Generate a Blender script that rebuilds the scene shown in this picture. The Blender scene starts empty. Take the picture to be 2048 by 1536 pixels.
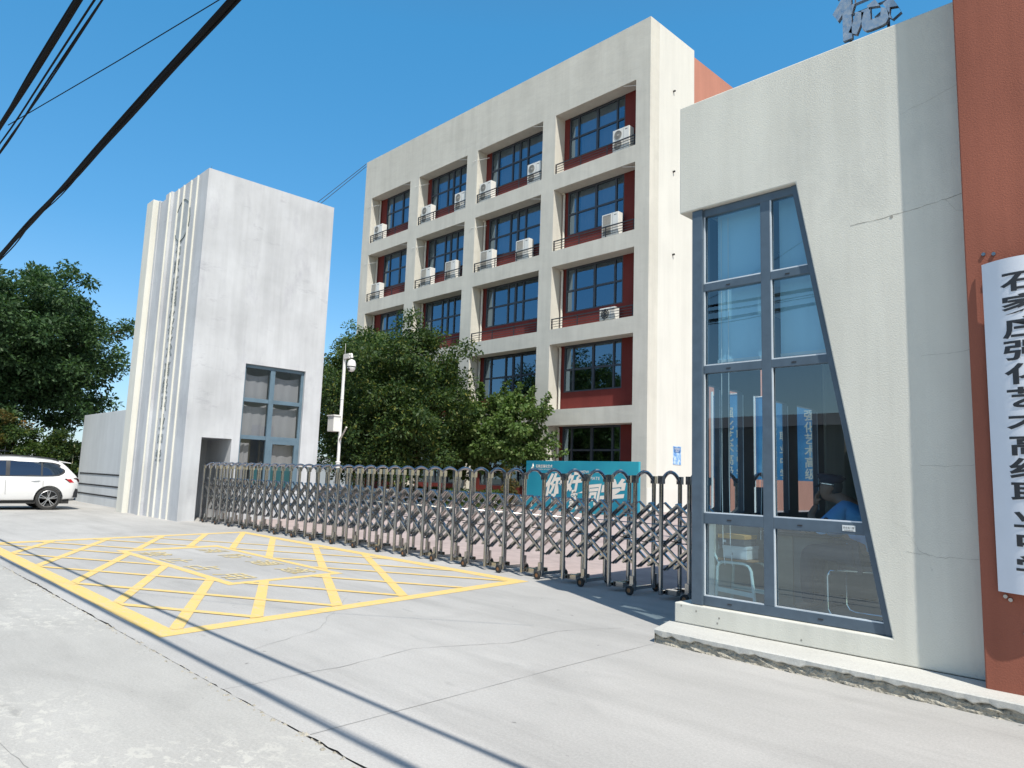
import bpy, bmesh, math, random
import numpy as np
from mathutils import Vector, Matrix

random.seed(7)
rng = np.random.default_rng(11)
R = math.radians
SC = bpy.context.scene
COL = SC.collection

# ------------------------------------------------------------------ camera
cam_d = bpy.data.cameras.new("camera")
cam_d.sensor_width = 36.0
cam_d.lens = 1444.7 / 2048 * 36.0
cam_d.clip_start = 0.05
cam_d.clip_end = 6000
cam = bpy.data.objects.new("camera", cam_d)
COL.objects.link(cam)
SC.camera = cam
yaw, pit, rol = R(45.897), R(7.463), R(1.975)
fw = Vector((-math.sin(yaw) * math.cos(pit), math.cos(yaw) * math.cos(pit), math.sin(pit)))
r0 = Vector((math.cos(yaw), math.sin(yaw), 0)); u0 = r0.cross(fw)
rr = r0 * math.cos(rol) + u0 * math.sin(rol); uu = rr.cross(fw)
cm = Matrix.Identity(4)
for i in range(3):
    cm[i][0] = rr[i]; cm[i][1] = uu[i]; cm[i][2] = -fw[i]
cm.translation = Vector((0, 0, 1.5))
cam.matrix_world = cm

# ------------------------------------------------------------------ sky and sun
LD = Vector((-.62, .275, -1.0)).normalized()
sun_el = math.asin(-LD.z); sun_az = math.atan2(-LD.x, -LD.y)
W = bpy.data.worlds.new("World"); SC.world = W
W.use_nodes = True
wn = W.node_tree.nodes; wl = W.node_tree.links
sky = wn.new("ShaderNodeTexSky"); sky.sky_type = 'NISHITA'; sky.sun_disc = False
sky.sun_elevation = sun_el; sky.sun_rotation = sun_az
sky.altitude = 0; sky.air_density = 1.0; sky.dust_density = 0.15; sky.ozone_density = 1.6
bg = wn["Background"]; bg.inputs[1].default_value = 0.12
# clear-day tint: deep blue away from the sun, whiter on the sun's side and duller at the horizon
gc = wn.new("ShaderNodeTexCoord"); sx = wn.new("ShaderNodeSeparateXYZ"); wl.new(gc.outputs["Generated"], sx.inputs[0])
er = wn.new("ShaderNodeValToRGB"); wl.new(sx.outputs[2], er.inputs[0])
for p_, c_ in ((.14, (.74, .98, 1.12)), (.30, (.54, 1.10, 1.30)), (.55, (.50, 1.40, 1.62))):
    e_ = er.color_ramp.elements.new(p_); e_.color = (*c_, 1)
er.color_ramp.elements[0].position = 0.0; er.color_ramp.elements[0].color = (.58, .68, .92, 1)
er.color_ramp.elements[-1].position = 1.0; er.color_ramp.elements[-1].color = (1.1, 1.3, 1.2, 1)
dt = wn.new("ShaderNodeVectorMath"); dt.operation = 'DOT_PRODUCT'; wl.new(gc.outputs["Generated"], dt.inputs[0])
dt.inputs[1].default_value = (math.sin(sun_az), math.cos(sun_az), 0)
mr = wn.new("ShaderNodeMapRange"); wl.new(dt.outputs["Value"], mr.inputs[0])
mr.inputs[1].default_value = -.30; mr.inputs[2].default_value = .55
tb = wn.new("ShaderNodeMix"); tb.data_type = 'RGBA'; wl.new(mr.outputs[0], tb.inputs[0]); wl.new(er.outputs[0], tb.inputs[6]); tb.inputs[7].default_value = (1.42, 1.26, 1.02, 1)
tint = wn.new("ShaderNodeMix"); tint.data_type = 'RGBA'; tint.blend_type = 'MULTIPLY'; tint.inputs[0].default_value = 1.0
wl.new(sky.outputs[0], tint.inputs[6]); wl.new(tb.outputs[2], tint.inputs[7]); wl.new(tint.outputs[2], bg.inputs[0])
sd = bpy.data.lights.new("sun", 'SUN'); sd.energy = 4.6; sd.angle = R(0.53); sd.color = (1.0, .945, .85)
sun = bpy.data.objects.new("sun", sd); COL.objects.link(sun)
sun.rotation_euler = LD.to_track_quat('-Z', 'Y').to_euler()
sun.location = (20, -10, 30)
vs = SC.view_settings
vs.view_transform = 'Standard'; vs.look = 'None'; vs.gamma = 1.0; vs.exposure = 0.20
SC.cycles.max_bounces = 8; SC.cycles.transparent_max_bounces = 12
SC.cycles.caustics_reflective = False; SC.cycles.caustics_refractive = False

# ------------------------------------------------------------------ materials
class NT:
    def __init__(s, name):
        s.m = bpy.data.materials.new(name); s.m.use_nodes = True
        s.n = s.m.node_tree.nodes; s.l = s.m.node_tree.links
        s.b = s.n["Principled BSDF"]; s.out = s.n["Material Output"]
        tc = s.n.new("ShaderNodeTexCoord"); s.co = tc.outputs["Object"]
        g = s.n.new("ShaderNodeNewGeometry"); s.pos = g.outputs["Position"]; s.rnd = g.outputs["Random Per Island"]
    def add(s, t, **k):
        n = s.n.new(t)
        for a, v in k.items(): setattr(n, a, v)
        return n
    def noise(s, scale, detail=4, rough=.55, vec=None, stretch=None, dist=0):
        v = vec or s.pos
        if stretch:
            mp = s.add("ShaderNodeMapping"); mp.inputs["Scale"].default_value = stretch
            s.l.new(v, mp.inputs[0]); v = mp.outputs[0]
        n = s.add("ShaderNodeTexNoise"); n.inputs["Scale"].default_value = scale
        n.inputs["Detail"].default_value = detail; n.inputs["Roughness"].default_value = rough
        n.inputs["Distortion"].default_value = dist
        s.l.new(v, n.inputs["Vector"]); return n.outputs["Fac"]
    def ramp(s, fac, stops):
        n = s.add("ShaderNodeValToRGB"); e = n.color_ramp.elements
        while len(e) < len(stops): e.new(.5)
        for i, (p, c) in enumerate(stops):
            e[i].position = p
            if not hasattr(c, '__len__'): c = (c, c, c)
            e[i].color = (*c, 1)
        s.l.new(fac, n.inputs[0]); return n.outputs["Color"]
    def mix(s, a, b, f, mode='MIX'):
        n = s.add("ShaderNodeMix", data_type='RGBA', blend_type=mode)
        for i, v in ((0, f), (6, a), (7, b)):
            if hasattr(v, 'is_linked'): s.l.new(v, n.inputs[i])
            elif i == 0: n.inputs[0].default_value = v
            else: n.inputs[i].default_value = (*v, 1) if len(v) == 3 else v
        return n.outputs[2]
    def col(s, c):
        if hasattr(c, 'is_linked'): s.l.new(c, s.b.inputs["Base Color"])
        else: s.b.inputs["Base Color"].default_value = (*c, 1)
        return s
    def bump(s, h, strength=.3, dist=.01, prev=None):
        n = s.add("ShaderNodeBump"); n.inputs["Strength"].default_value = strength
        n.inputs["Distance"].default_value = dist
        s.l.new(h, n.inputs["Height"])
        if prev is not None: s.l.new(prev, n.inputs["Normal"])
        s.l.new(n.outputs[0], s.b.inputs["Normal"]); return n.outputs[0]
    def pr(s, rough=.8, metal=0, spec=.4):
        s.b.inputs["Roughness"].default_value = rough; s.b.inputs["Metallic"].default_value = metal
        s.b.inputs["Specular IOR Level"].default_value = spec; return s

def plain(name, c, rough=.7, metal=0, spec=.4, var=.12, scale=3.0):
    t = NT(name); f = t.noise(scale, 4)
    d = tuple(v * (1 - var) for v in c); e = tuple(min(1, v * (1 + var)) for v in c)
    t.col(t.ramp(f, [(.3, d), (.7, e)])).pr(rough, metal, spec)
    return t.m

def plaster(name, c, var=.08, streak=.12, grain=60, gs=.35, gd=.006, stain=None, wav=None, smudge=None):
    t = NT(name)
    a = t.noise(.55, 5, .6); b = t.noise(1.6, 4, .6, stretch=(1, 1, .12)); g = t.noise(grain, 3, .65)
    base = t.ramp(a, [(.3, tuple(v * (1 - var) for v in c)), (.7, tuple(min(1, v * (1 + var)) for v in c))])
    st = t.ramp(b, [(.38, 1 - streak), (.6, 1.0)])
    k = t.mix(base, st, 1.0, 'MULTIPLY')
    k = t.mix(k, t.ramp(t.noise(4.5, 3, .6, stretch=(1, 1, .06)), [(.40, 1 - streak * .7), (.55, 1.0)]), 1.0, 'MULTIPLY')
    if stain:
        f = t.ramp(t.noise(1.1, 6, .7, stretch=(1, 1, .5)), [(.56, 0.0), (.72, 1.0)])
        k = t.mix(k, stain, t.mix((0, 0, 0), f, .45))
    if smudge:
        f2 = t.ramp(t.noise(1.5, 7, .78, stretch=(.7, .7, 2.2)), [(.57, 0.0), (.70, 1.0)])
        f3 = t.ramp(t.noise(.45, 3, .5), [(.45, 0.0), (.62, 1.0)])
        k = t.mix(k, smudge, t.mix((0, 0, 0), t.mix(f2, f3, 1.0, 'MULTIPLY'), .55))
    sp = t.ramp(t.noise(9, 3, .6), [(.74, 1.0), (.8, .78)])
    k = t.mix(k, sp, 1.0, 'MULTIPLY')
    t.col(k).pr(.9, 0, .25)
    n = t.bump(g, gs, gd)
    if wav: t.bump(t.noise(wav[0], 3, .5, stretch=wav[2] if len(wav) > 2 else None), wav[1], .02, n)
    return t.m

def concrete_ground(name, c, flakes=False, joints=None):
    t = NT(name)
    a = t.noise(.22, 6, .6); b = t.noise(1.4, 6, .65, stretch=(.35, 1, 1)); g = t.noise(55, 3, .7)
    k = t.ramp(a, [(.3, tuple(v * .88 for v in c)), (.7, tuple(v * 1.08 for v in c))])
    k = t.mix(k, t.ramp(b, [(.35, .9), (.65, 1.05)]), 1.0, 'MULTIPLY')
    k = t.mix(k, t.ramp(g, [(.3, .88), (.7, 1.08)]), 1.0, 'MULTIPLY')
    # oil spots and scuffs
    sp = t.ramp(t.noise(3.1, 2, .5, stretch=(.5, 1.3, 1)), [(.70, 1.0), (.78, .80)])
    k = t.mix(k, sp, 1.0, 'MULTIPLY')
    tr = t.ramp(t.noise(2.0, 5, .65, stretch=(.08, 1.1, 1)), [(.52, 1.0), (.72, .86)])
    k = t.mix(k, tr, 1.0, 'MULTIPLY')
    gr_ = t.ramp(t.noise(150, 2, .6), [(.30, .80), (.45, 1.0), (.62, 1.0), (.75, 1.10)])
    k = t.mix(k, gr_, 1.0, 'MULTIPLY')
    pa = t.ramp(t.noise(.9, 3, .45, stretch=(.55, 1, 1), dist=1.2), [(.60, 1.0), (.64, .955), (.80, .93)])
    k = t.mix(k, pa, 1.0, 'MULTIPLY')
    chp = t.ramp(t.noise(7, 2, .5), [(.745, 1.0), (.77, .62)])
    k = t.mix(k, chp, 1.0, 'MULTIPLY')
    if flakes:
        fm = t.ramp(t.noise(.42, 3, .6), [(.47, 0.0), (.60, 1.0)])
        fl = t.ramp(t.noise(9, 7, .75, dist=.6, stretch=(.8, 1.2, 1)), [(.53, 0.0), (.57, 1.0)])
        mm = t.mix(fm, fl, 1.0, 'MULTIPLY')
        k = t.mix(k, (.60, .585, .53), t.mix((0, 0, 0), mm, .62))
        pit_ = t.ramp(t.noise(26, 2, .5), [(.73, 1.0), (.78, .55)])
        k = t.mix(k, pit_, 1.0, 'MULTIPLY')
    t.col(k).pr(.88, 0, .3)
    n = t.bump(g, .22, .004)
    t.bump(b, .15, .01, n)
    return t.m

M = {}
M['facade'] = plaster('facade_plaster', (.635, .62, .56), .06, .06, 40, .35, .008, stain=(.50, .49, .45), wav=(1.3, .5, (1, 1, 2.5)))
M['gate_tower'] = plaster('tower_plaster', (.56, .575, .60), .14, .08, 45, .3, .006, stain=(.34, .34, .39), wav=(1.0, .3), smudge=(.27, .27, .31))
M['fin'] = plaster('cream_fin', (.72, .71, .65), .05, .06, 50, .2, .004)
M['house'] = plaster('house_plaster', (.69, .68, .615), .06, .07, 85, .45, .007, stain=(.50, .50, .46))
M['redwall'] = plaster('red_render', (.315, .112, .076), .14, .12, 85, .45, .007, stain=(.26, .095, .07))
M['wing'] = plaster('red_wing', (.50, .23, .17), .06, .05, 40, .2, .006)
M['darkred'] = plaster('dark_red_panel', (.17, .034, .030), .12, .08, 30, .2, .004)
M['lowwall'] = plaster('low_wall', (.60, .625, .645), .06, .05, 50, .2, .005)
M['groove'] = plain('black_groove', (.03, .03, .033), .8)
M['road'] = concrete_ground('old_road', (.455, .445, .42), True)
M['apron'] = concrete_ground('concrete_apron', (.465, .455, .438))
M['step'] = concrete_ground('step_top', (.60, .595, .56))
M['crack'] = plain('crack_dirt', (.13, .125, .115), .95, var=.4, scale=14)
M['soil'] = plain('soil', (.20, .165, .11), .95, var=.3, scale=1.5)

t = NT('rubble'); v = t.add("ShaderNodeTexVoronoi"); v.inputs["Scale"].default_value = 38; t.l.new(t.pos, v.inputs["Vector"])
k = t.ramp(t.noise(7, 6, .7), [(.3, (.26, .24, .20)), (.5, (.44, .41, .345)), (.75, (.58, .545, .46))])
k = t.mix(k, t.ramp(t.noise(34, 2, .5), [(.62, 1.0), (.72, .4)]), 1.0, 'MULTIPLY')
t.col(k).pr(.95, 0, .2); n_ = t.bump(v.outputs["Distance"], .7, .02); t.bump(t.noise(18, 5, .7), .9, .03, n_); M['rubble'] = t.m

t = NT('brick_paving'); mp = t.add("ShaderNodeMapping"); t.l.new(t.pos, mp.inputs[0])
bk = t.add("ShaderNodeTexBrick"); t.l.new(mp.outputs[0], bk.inputs["Vector"])
bk.inputs["Scale"].default_value = 1.0; bk.inputs["Brick Width"].default_value = .24; bk.inputs["Row Height"].default_value = .12
bk.inputs["Mortar Size"].default_value = .006
bk.inputs["Color1"].default_value = (.46, .375, .355, 1); bk.inputs["Color2"].default_value = (.40, .325, .31, 1); bk.inputs["Mortar"].default_value = (.36, .31, .29, 1)
k = t.mix(bk.outputs["Color"], t.ramp(t.noise(.8, 5), [(.3, .85), (.7, 1.12)]), 1.0, 'MULTIPLY')
t.col(k).pr(.9, 0, .25); t.bump(bk.outputs["Fac"], -.3, .004); M['brick'] = t.m

t = NT('yellow_road_paint')
wear = t.ramp(t.noise(6, 8, .75, stretch=(.5, 1, 1)), [(.30, (.62, .53, .34)), (.44, (.74, .53, .20)), (.72, (.78, .54, .165))])
w2 = t.ramp(t.noise(13, 7, .78, stretch=(.45, 1, 1)), [(.52, 0.0), (.66, 1.0)])
k = t.mix(wear, (.52, .49, .42), t.mix((0, 0, 0), w2, .75))
t.col(k).pr(.75, 0, .35); t.bump(t.noise(60, 3), .15, .003); M['yellow'] = t.m
t = NT('faded_yellow_paint')
k = t.mix((.68, .52, .20), (.50, .48, .42), t.ramp(t.noise(11, 6, .75), [(.42, 0.0), (.60, .9)]))
t.col(k).pr(.8); M['yellow_faded'] = t.m

def metal(name, c, rough, var=.15):
    t = NT(name)
    t.col(t.ramp(t.noise(8, 3), [(.3, tuple(v * (1 - var) for v in c)), (.7, c)])).pr(rough, 1.0)
    r = t.ramp(t.noise(25, 3, .6), [(.3, rough * .8), (.7, rough * 1.5)])
    t.l.new(r, t.b.inputs["Roughness"]); return t.m
M['steel'] = metal('stainless_steel', (.40, .41, .42), .12)
M['bars'] = metal('steel_bars', (.46, .455, .44), .17)
M['chrome'] = metal('chrome', (.8, .8, .8), .1)
M['rubber'] = plain('black_rubber', (.035, .035, .035), .75)
M['rust'] = plain('rusty_hub', (.34, .17, .08), .6, .3)
M['blackpaint'] = plain('black_paint', (.035, .037, .042), .45)
M['frame'] = plain('blue_grey_frame', (.080, .115, .155), .42, .0, .5, .10, 9)
M['darkframe'] = plain('dark_window_frame', (.055, .065, .085), .45)
M['bead'] = plain('pale_glazing_bead', (.58, .64, .70), .5)
M['tframe'] = plain('teal_window_frame', (.12, .185, .24), .45)
M['white'] = plain('white_paint', (.80, .80, .79), .45, var=.04)
M['acwhite'] = plain('ac_casing', (.76, .76, .73), .5, var=.05)
M['acgrille'] = plain('ac_grille', (.42, .41, .38), .6)
M['acdark'] = plain('ac_black', (.07, .07, .07), .6)  # even near-black for the fan, seams, feet, vent pipes and brake discs
M['pipe'] = plain('cream_pipe', (.66, .64, .58), .6)
M['blind'] = None
M['bark'] = plain('bark', (.10, .075, .055), .95, var=.4, scale=12)
M['cable'] = plain('black_cable', (.006, .006, .007), .8, spec=.15)
M['wire'] = plain('grey_wire', (.10, .11, .13), .6)
M['trace'] = plain('dark_adhesive_trace', (.10, .13, .13), .9)
M['trace_fill'] = plain('faded_oval', (.40, .43, .45), .9)

def glass(name, tint, trans, refl, rough=0.0, fres=1.45):
    t = NT(name); t.n.remove(t.b)
    tr = t.add("ShaderNodeBsdfTransparent"); tr.inputs[0].default_value = (*trans, 1)
    gl = t.add("ShaderNodeBsdfGlossy"); gl.inputs["Color"].default_value = (*tint, 1); gl.inputs["Roughness"].default_value = rough
    lf = t.add("ShaderNodeLayerWeight"); lf.inputs[0].default_value = .5
    lw = t.add("ShaderNodeMath", operation='POWER'); lw.inputs[1].default_value = 4.0; t.l.new(lf.outputs["Facing"], lw.inputs[0])
    ma = t.add("ShaderNodeMath", operation='MULTIPLY_ADD'); ma.inputs[1].default_value = 1 - refl; ma.inputs[2].default_value = refl
    t.l.new(lw.outputs[0], ma.inputs[0])
    bp = t.add("ShaderNodeBump"); bp.inputs["Strength"].default_value = .05; bp.inputs["Distance"].default_value = .02
    t.l.new(t.noise(.9, 2, .4), bp.inputs["Height"]); t.l.new(bp.outputs[0], gl.inputs["Normal"])
    mx = t.add("ShaderNodeMixShader"); t.l.new(ma.outputs[0], mx.inputs[0]); t.l.new(tr.outputs[0], mx.inputs[1]); t.l.new(gl.outputs[0], mx.inputs[2])
    t.l.new(mx.outputs[0], t.out.inputs[0]); return t.m
M['bglass'] = glass('coated_window_glass', (.58, .80, 1.0), (.42, .48, .54), .27)
M['hglass'] = glass('tinted_guardhouse_glass', (.84, .95, 1.0), (.70, .86, .93), .17)
M['tglass'] = glass('clear_window_glass', (.9, .95, 1.0), (.86, .88, .90), .03)
M['carglass'] = glass('car_glass', (.55, .75, 1.0), (.05, .06, .08), .22)
M['wallglass'] = glass('inner_glass', (.9, .95, 1.0), (.80, .86, .90), .03)

def cloth(name, c, tl=.35, fold=(14, .6)):
    t = NT(name)
    d = t.add("ShaderNodeBsdfDiffuse"); d.inputs[0].default_value = (*c, 1)
    tr = t.add("ShaderNodeBsdfTranslucent"); tr.inputs[0].default_value = (*c, 1)
    mx = t.add("ShaderNodeMixShader"); mx.inputs[0].default_value = tl
    t.l.new(d.outputs[0], mx.inputs[1]); t.l.new(tr.outputs[0], mx.inputs[2]); t.l.new(mx.outputs[0], t.out.inputs[0])
    t.n.remove(t.b); return t.m
M['blind'] = cloth('roller_blind', (.58, .82, .95), .12)
M['curtain'] = cloth('white_curtain', (.70, .69, .66), .3)
M['sheer'] = cloth('tan_curtain', (.42, .36, .28), .3)
M['greycurtain'] = cloth('grey_curtain', (.37, .37, .385), .25)
M['tealcloth'] = cloth('teal_cloth', (.05, .17, .19), .2)

def leafmat(name, lo, hi, tip=None, tl=.32):
    t = NT(name)
    k = t.ramp(t.rnd, [(0.0, lo), (.55, tuple((a + b) / 2 for a, b in zip(lo, hi))), (.9, hi), (1.0, tip or hi)])
    big = t.ramp(t.noise(.7, 3), [(.3, .75), (.7, 1.2)])
    k = t.mix(k, big, 1.0, 'MULTIPLY')
    d = t.add("ShaderNodeBsdfPrincipled"); t.l.new(k, d.inputs["Base Color"]); d.inputs["Roughness"].default_value = .55; d.inputs["Specular IOR Level"].default_value = .3
    tr = t.add("ShaderNodeBsdfTranslucent")
    t.l.new(t.mix(k, (1.1, 1.25, .5), 1.0, 'MULTIPLY'), tr.inputs[0])
    mx = t.add("ShaderNodeMixShader"); mx.inputs[0].default_value = tl
    t.l.new(d.outputs[0], mx.inputs[1]); t.l.new(tr.outputs[0], mx.inputs[2]); t.l.new(mx.outputs[0], t.out.inputs[0])
    t.n.remove(t.b); return t.m
M['leaf_dark'] = leafmat('dark_leaves', (.025, .062, .027), (.078, .142, .055))
M['leaf_olive'] = leafmat('olive_leaves', (.022, .055, .020), (.080, .130, .032), (.20, .20, .045))
M['leaf_light'] = leafmat('light_leaves', (.06, .115, .03), (.14, .21, .065), (.22, .27, .10))
M['leaf_hedge'] = leafmat('hedge_leaves', (.035, .075, .018), (.10, .16, .035), (.16, .19, .05))
M['leaf_rust'] = leafmat('rusty_leaves', (.06, .075, .025), (.16, .13, .04), (.34, .17, .06))

# ------------------------------------------------------------------ mesh helpers
def tag(o, label=None, cat=None, group=None, kind=None):
    if label: o['label'] = label
    if cat: o['category'] = cat
    if group: o['group'] = group
    if kind: o['kind'] = kind
    return o

def empty(name, loc, label, cat, group=None):
    o = bpy.data.objects.new(name, None); o.empty_display_size = .2
    COL.objects.link(o); o.location = loc
    return tag(o, label, cat, group)

def root_loc(p):
    v = Vector((0, 0, 0))
    while p is not None:
        v += p.location; p = p.parent
    return v

class MB:
    """Collects shapes in world coordinates; build() links them as ONE mesh object."""
    def __init__(s): s.v = []; s.f = []; s.mi = []; s.cur = 0
    def mat(s, i): s.cur = i; return s
    def add(s, vs, fs):
        o = len(s.v); s.v += [tuple(p) for p in vs]; s.f += [tuple(i + o for i in f) for f in fs]; s.mi += [s.cur] * len(fs); return s
    def box(s, x0, x1, y0, y1, z0, z1):
        return s.add([(x, y, z) for z in (z0, z1) for y in (y0, y1) for x in (x0, x1)],
                     [(0, 2, 3, 1), (4, 5, 7, 6), (0, 1, 5, 4), (2, 6, 7, 3), (0, 4, 6, 2), (1, 3, 7, 5)])
    def bar(s, p, q, w, h=None, up=(0, 0, 1)):
        h = h or w; p = Vector(p); q = Vector(q); d = (q - p).normalized(); u = Vector(up)
        if abs(d.dot(u)) > .98: u = Vector((0, 1, 0))
        a = d.cross(u).normalized(); b = a.cross(d)
        c = [(p if k == 0 else q) + a * (i * w / 2) + b * (j * h / 2) for k in (0, 1) for i, j in ((-1, -1), (1, -1), (1, 1), (-1, 1))]
        return s.add(c, [(3, 2, 1, 0), (4, 5, 6, 7), (0, 1, 5, 4), (1, 2, 6, 5), (2, 3, 7, 6), (3, 0, 4, 7)])
    def tube(s, path, r, n=8, caps=True):
        P = [Vector(p) for p in path]; rs = r if hasattr(r, '__len__') else [r] * len(P)
        rings = []; prev = None
        for i, p in enumerate(P):
            d = (P[min(i + 1, len(P) - 1)] - P[max(i - 1, 0)]).normalized()
            if prev is None:
                u = Vector((0, 0, 1)) if abs(d.z) < .9 else Vector((0, 1, 0))
                a = d.cross(u).normalized()
            else:
                a = (prev - d * prev.dot(d)).normalized()
            prev = a; b = d.cross(a)
            rings.append([p + (a * math.cos(2 * math.pi * k / n) + b * math.sin(2 * math.pi * k / n)) * rs[i] for k in range(n)])
        vs = [v for rg in rings for v in rg]; fs = []
        for i in range(len(P) - 1):
            for k in range(n):
                fs.append((i * n + k, i * n + (k + 1) % n, (i + 1) * n + (k + 1) % n, (i + 1) * n + k))
        if caps: fs.append(tuple(range(n - 1, -1, -1))); fs.append(tuple((len(P) - 1) * n + k for k in range(n)))
        return s.add(vs, fs)
    def prism(s, poly, axis, a, b):
        """poly of 2-D points; axis 'x': (y,z), 'y': (x,z), 'z': (x,y); extruded a..b"""
        def P(p, t): return {'x': (t, p[0], p[1]), 'y': (p[0], t, p[1]), 'z': (p[0], p[1], t)}[axis]
        n = len(poly)
        return s.add([P(p, a) for p in poly] + [P(p, b) for p in poly],
                     [tuple(range(n)), tuple(range(2 * n - 1, n - 1, -1))] + [(i, i + n, (i + 1) % n + n, (i + 1) % n) for i in range(n)])
    def lathe(s, prof, c, axis=(0, 0, 1), n=20):
        ax = Vector(axis).normalized(); u = Vector((0, 0, 1)) if abs(ax.z) < .9 else Vector((1, 0, 0))
        a = ax.cross(u).normalized(); b = ax.cross(a); c = Vector(c)
        vs = [c + ax * h + (a * math.cos(2 * math.pi * k / n) + b * math.sin(2 * math.pi * k / n)) * max(r, 1e-4) for r, h in prof for k in range(n)]
        fs = [(i * n + k, i * n + (k + 1) % n, (i + 1) * n + (k + 1) % n, (i + 1) * n + k) for i in range(len(prof) - 1) for k in range(n)]
        return s.add(vs, fs)
    def wall(s, axis, us, zs, holes, a, b):
        """slab a..b thick with rectangular openings on a grid of breaks; axis 'y': u is x; axis 'x': u is y"""
        us = sorted(us); zs = sorted(zs)
        def solid(i, j):
            if i < 0 or j < 0 or i >= len(us) - 1 or j >= len(zs) - 1: return False
            cu = (us[i] + us[i + 1]) / 2; cz = (zs[j] + zs[j + 1]) / 2
            return not any(h[0] < cu < h[1] and h[2] < cz < h[3] for h in holes)
        def P(u, z, t): return (u, t, z) if axis == 'y' else (t, u, z)
        for i in range(len(us) - 1):
            for j in range(len(zs) - 1):
                if not solid(i, j): continue
                u0_, u1, z0, z1 = us[i], us[i + 1], zs[j], zs[j + 1]
                for t_ in (a, b): s.add([P(u0_, z0, t_), P(u1, z0, t_), P(u1, z1, t_), P(u0_, z1, t_)], [(0, 1, 2, 3)])
                if not solid(i - 1, j): s.add([P(u0_, z0, a), P(u0_, z1, a), P(u0_, z1, b), P(u0_, z0, b)], [(0, 1, 2, 3)])
                if not solid(i + 1, j): s.add([P(u1, z0, a), P(u1, z1, a), P(u1, z1, b), P(u1, z0, b)], [(0, 1, 2, 3)])
                if not solid(i, j - 1): s.add([P(u0_, z0, a), P(u1, z0, a), P(u1, z0, b), P(u0_, z0, b)], [(0, 1, 2, 3)])
                if not solid(i, j + 1): s.add([P(u0_, z1, a), P(u1, z1, a), P(u1, z1, b), P(u0_, z1, b)], [(0, 1, 2, 3)])
        return s
    def split(s):
        par = list(range(len(s.v)))
        def find(a):
            while par[a] != a: par[a] = par[par[a]]; a = par[a]
            return a
        for f in s.f:
            for q in f[1:]: par[find(q)] = find(f[0])
        d = {}
        for f, m in zip(s.f, s.mi): d.setdefault(find(f[0]), []).append((f, m))
        out = []
        for fs in d.values():
            q = MB(); ids = {}
            for f, m in fs:
                for k in f:
                    if k not in ids: ids[k] = len(q.v); q.v.append(s.v[k])
                q.f.append(tuple(ids[k] for k in f)); q.mi.append(m)
            out.append(q)
        return out
    def each(s, *a, **k): return [q.build(*a, **k) for q in s.split()]
    def build(s, name, mats, parent=None, smooth=False, bevel=0, fix=True, weld=False):
        if not isinstance(mats, (list, tuple)): mats = [mats]
        me = bpy.data.meshes.new(name)
        L = root_loc(parent)
        me.from_pydata([(v[0] - L.x, v[1] - L.y, v[2] - L.z) for v in s.v], [], s.f)
        for m in mats: me.materials.append(m)
        me.polygons.foreach_set('material_index', s.mi)
        if fix or weld:
            bm = bmesh.new(); bm.from_mesh(me)
            if weld: bmesh.ops.remove_doubles(bm, verts=bm.verts, dist=1e-4)
            bmesh.ops.recalc_face_normals(bm, faces=bm.faces)
            bm.to_mesh(me); bm.free()
        if smooth:
            me.polygons.foreach_set('use_smooth', [True] * len(me.polygons))
        o = bpy.data.objects.new(name, me); COL.objects.link(o); o.parent = parent
        if smooth == 'auto': me.set_sharp_from_angle(angle=R(35))
        if bevel:
            md = o.modifiers.new('bevel', 'BEVEL'); md.width = bevel; md.segments = 2; md.limit_method = 'ANGLE'; md.angle_limit = R(40)
        return o

def copy_tree(o, parent=None):
    c = o.copy(); COL.objects.link(c); c.parent = parent
    for ch in o.children: copy_tree(ch, c)
    return c

def glyph_mesh(body, bold=0.0, extrude=0.0, fill='BOTH', bevel=0.0, shear=0.0, res=3):
    cu = bpy.data.curves.new('glyph', 'FONT'); cu.body = body; cu.offset = bold; cu.extrude = extrude
    cu.fill_mode = fill; cu.bevel_depth = bevel; cu.shear = shear; cu.resolution_u = res; cu.bevel_resolution = 0
    o = bpy.data.objects.new('glyph', cu); COL.objects.link(o)
    bpy.context.view_layer.update()
    me = bpy.data.meshes.new_from_object(o.evaluated_get(bpy.context.evaluated_depsgraph_get()))
    v = [tuple(p.co) for p in me.vertices]; f = [tuple(p.vertices) for p in me.polygons]
    bpy.data.objects.remove(o); bpy.data.curves.remove(cu); bpy.data.meshes.remove(me)
    return v, f

def put_text(mb, body, org, ex, ey, en, size, wscale=1.0, bold=0.0, center=True, warp=None, **k):
    """text laid on the plane org + ex*x + ey*y, raised along en"""
    v, f = glyph_mesh(body, bold, **k)
    if not v: return
    if warp:
        bm = bmesh.new(); bv = [bm.verts.new(p) for p in v]
        for q in f:
            try: bm.faces.new([bv[i] for i in q])
            except ValueError: pass
        for c in np.arange(-.05, 1.1, .04): bmesh.ops.bisect_plane(bm, geom=bm.verts[:] + bm.edges[:] + bm.faces[:], plane_co=(c, 0, 0), plane_no=(1, 0, 0))
        bm.verts.index_update(); v = [tuple(p.co) for p in bm.verts]; f = [tuple(p.index for p in q.verts) for q in bm.faces]; bm.free()
    xs = [p[0] for p in v]; ys = [p[1] for p in v]
    cx = (min(xs) + max(xs)) / 2 if center else min(xs); cy = (min(ys) + max(ys)) / 2
    org = Vector(org); ex = Vector(ex); ey = Vector(ey); en = Vector(en)
    out = []
    for p in v:
        q = org + ex * ((p[0] - cx) * size * wscale) + ey * ((p[1] - cy) * size) + en * (p[2] * size)
        out.append(warp(q) if warp else q)
    mb.add(out, f)

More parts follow.
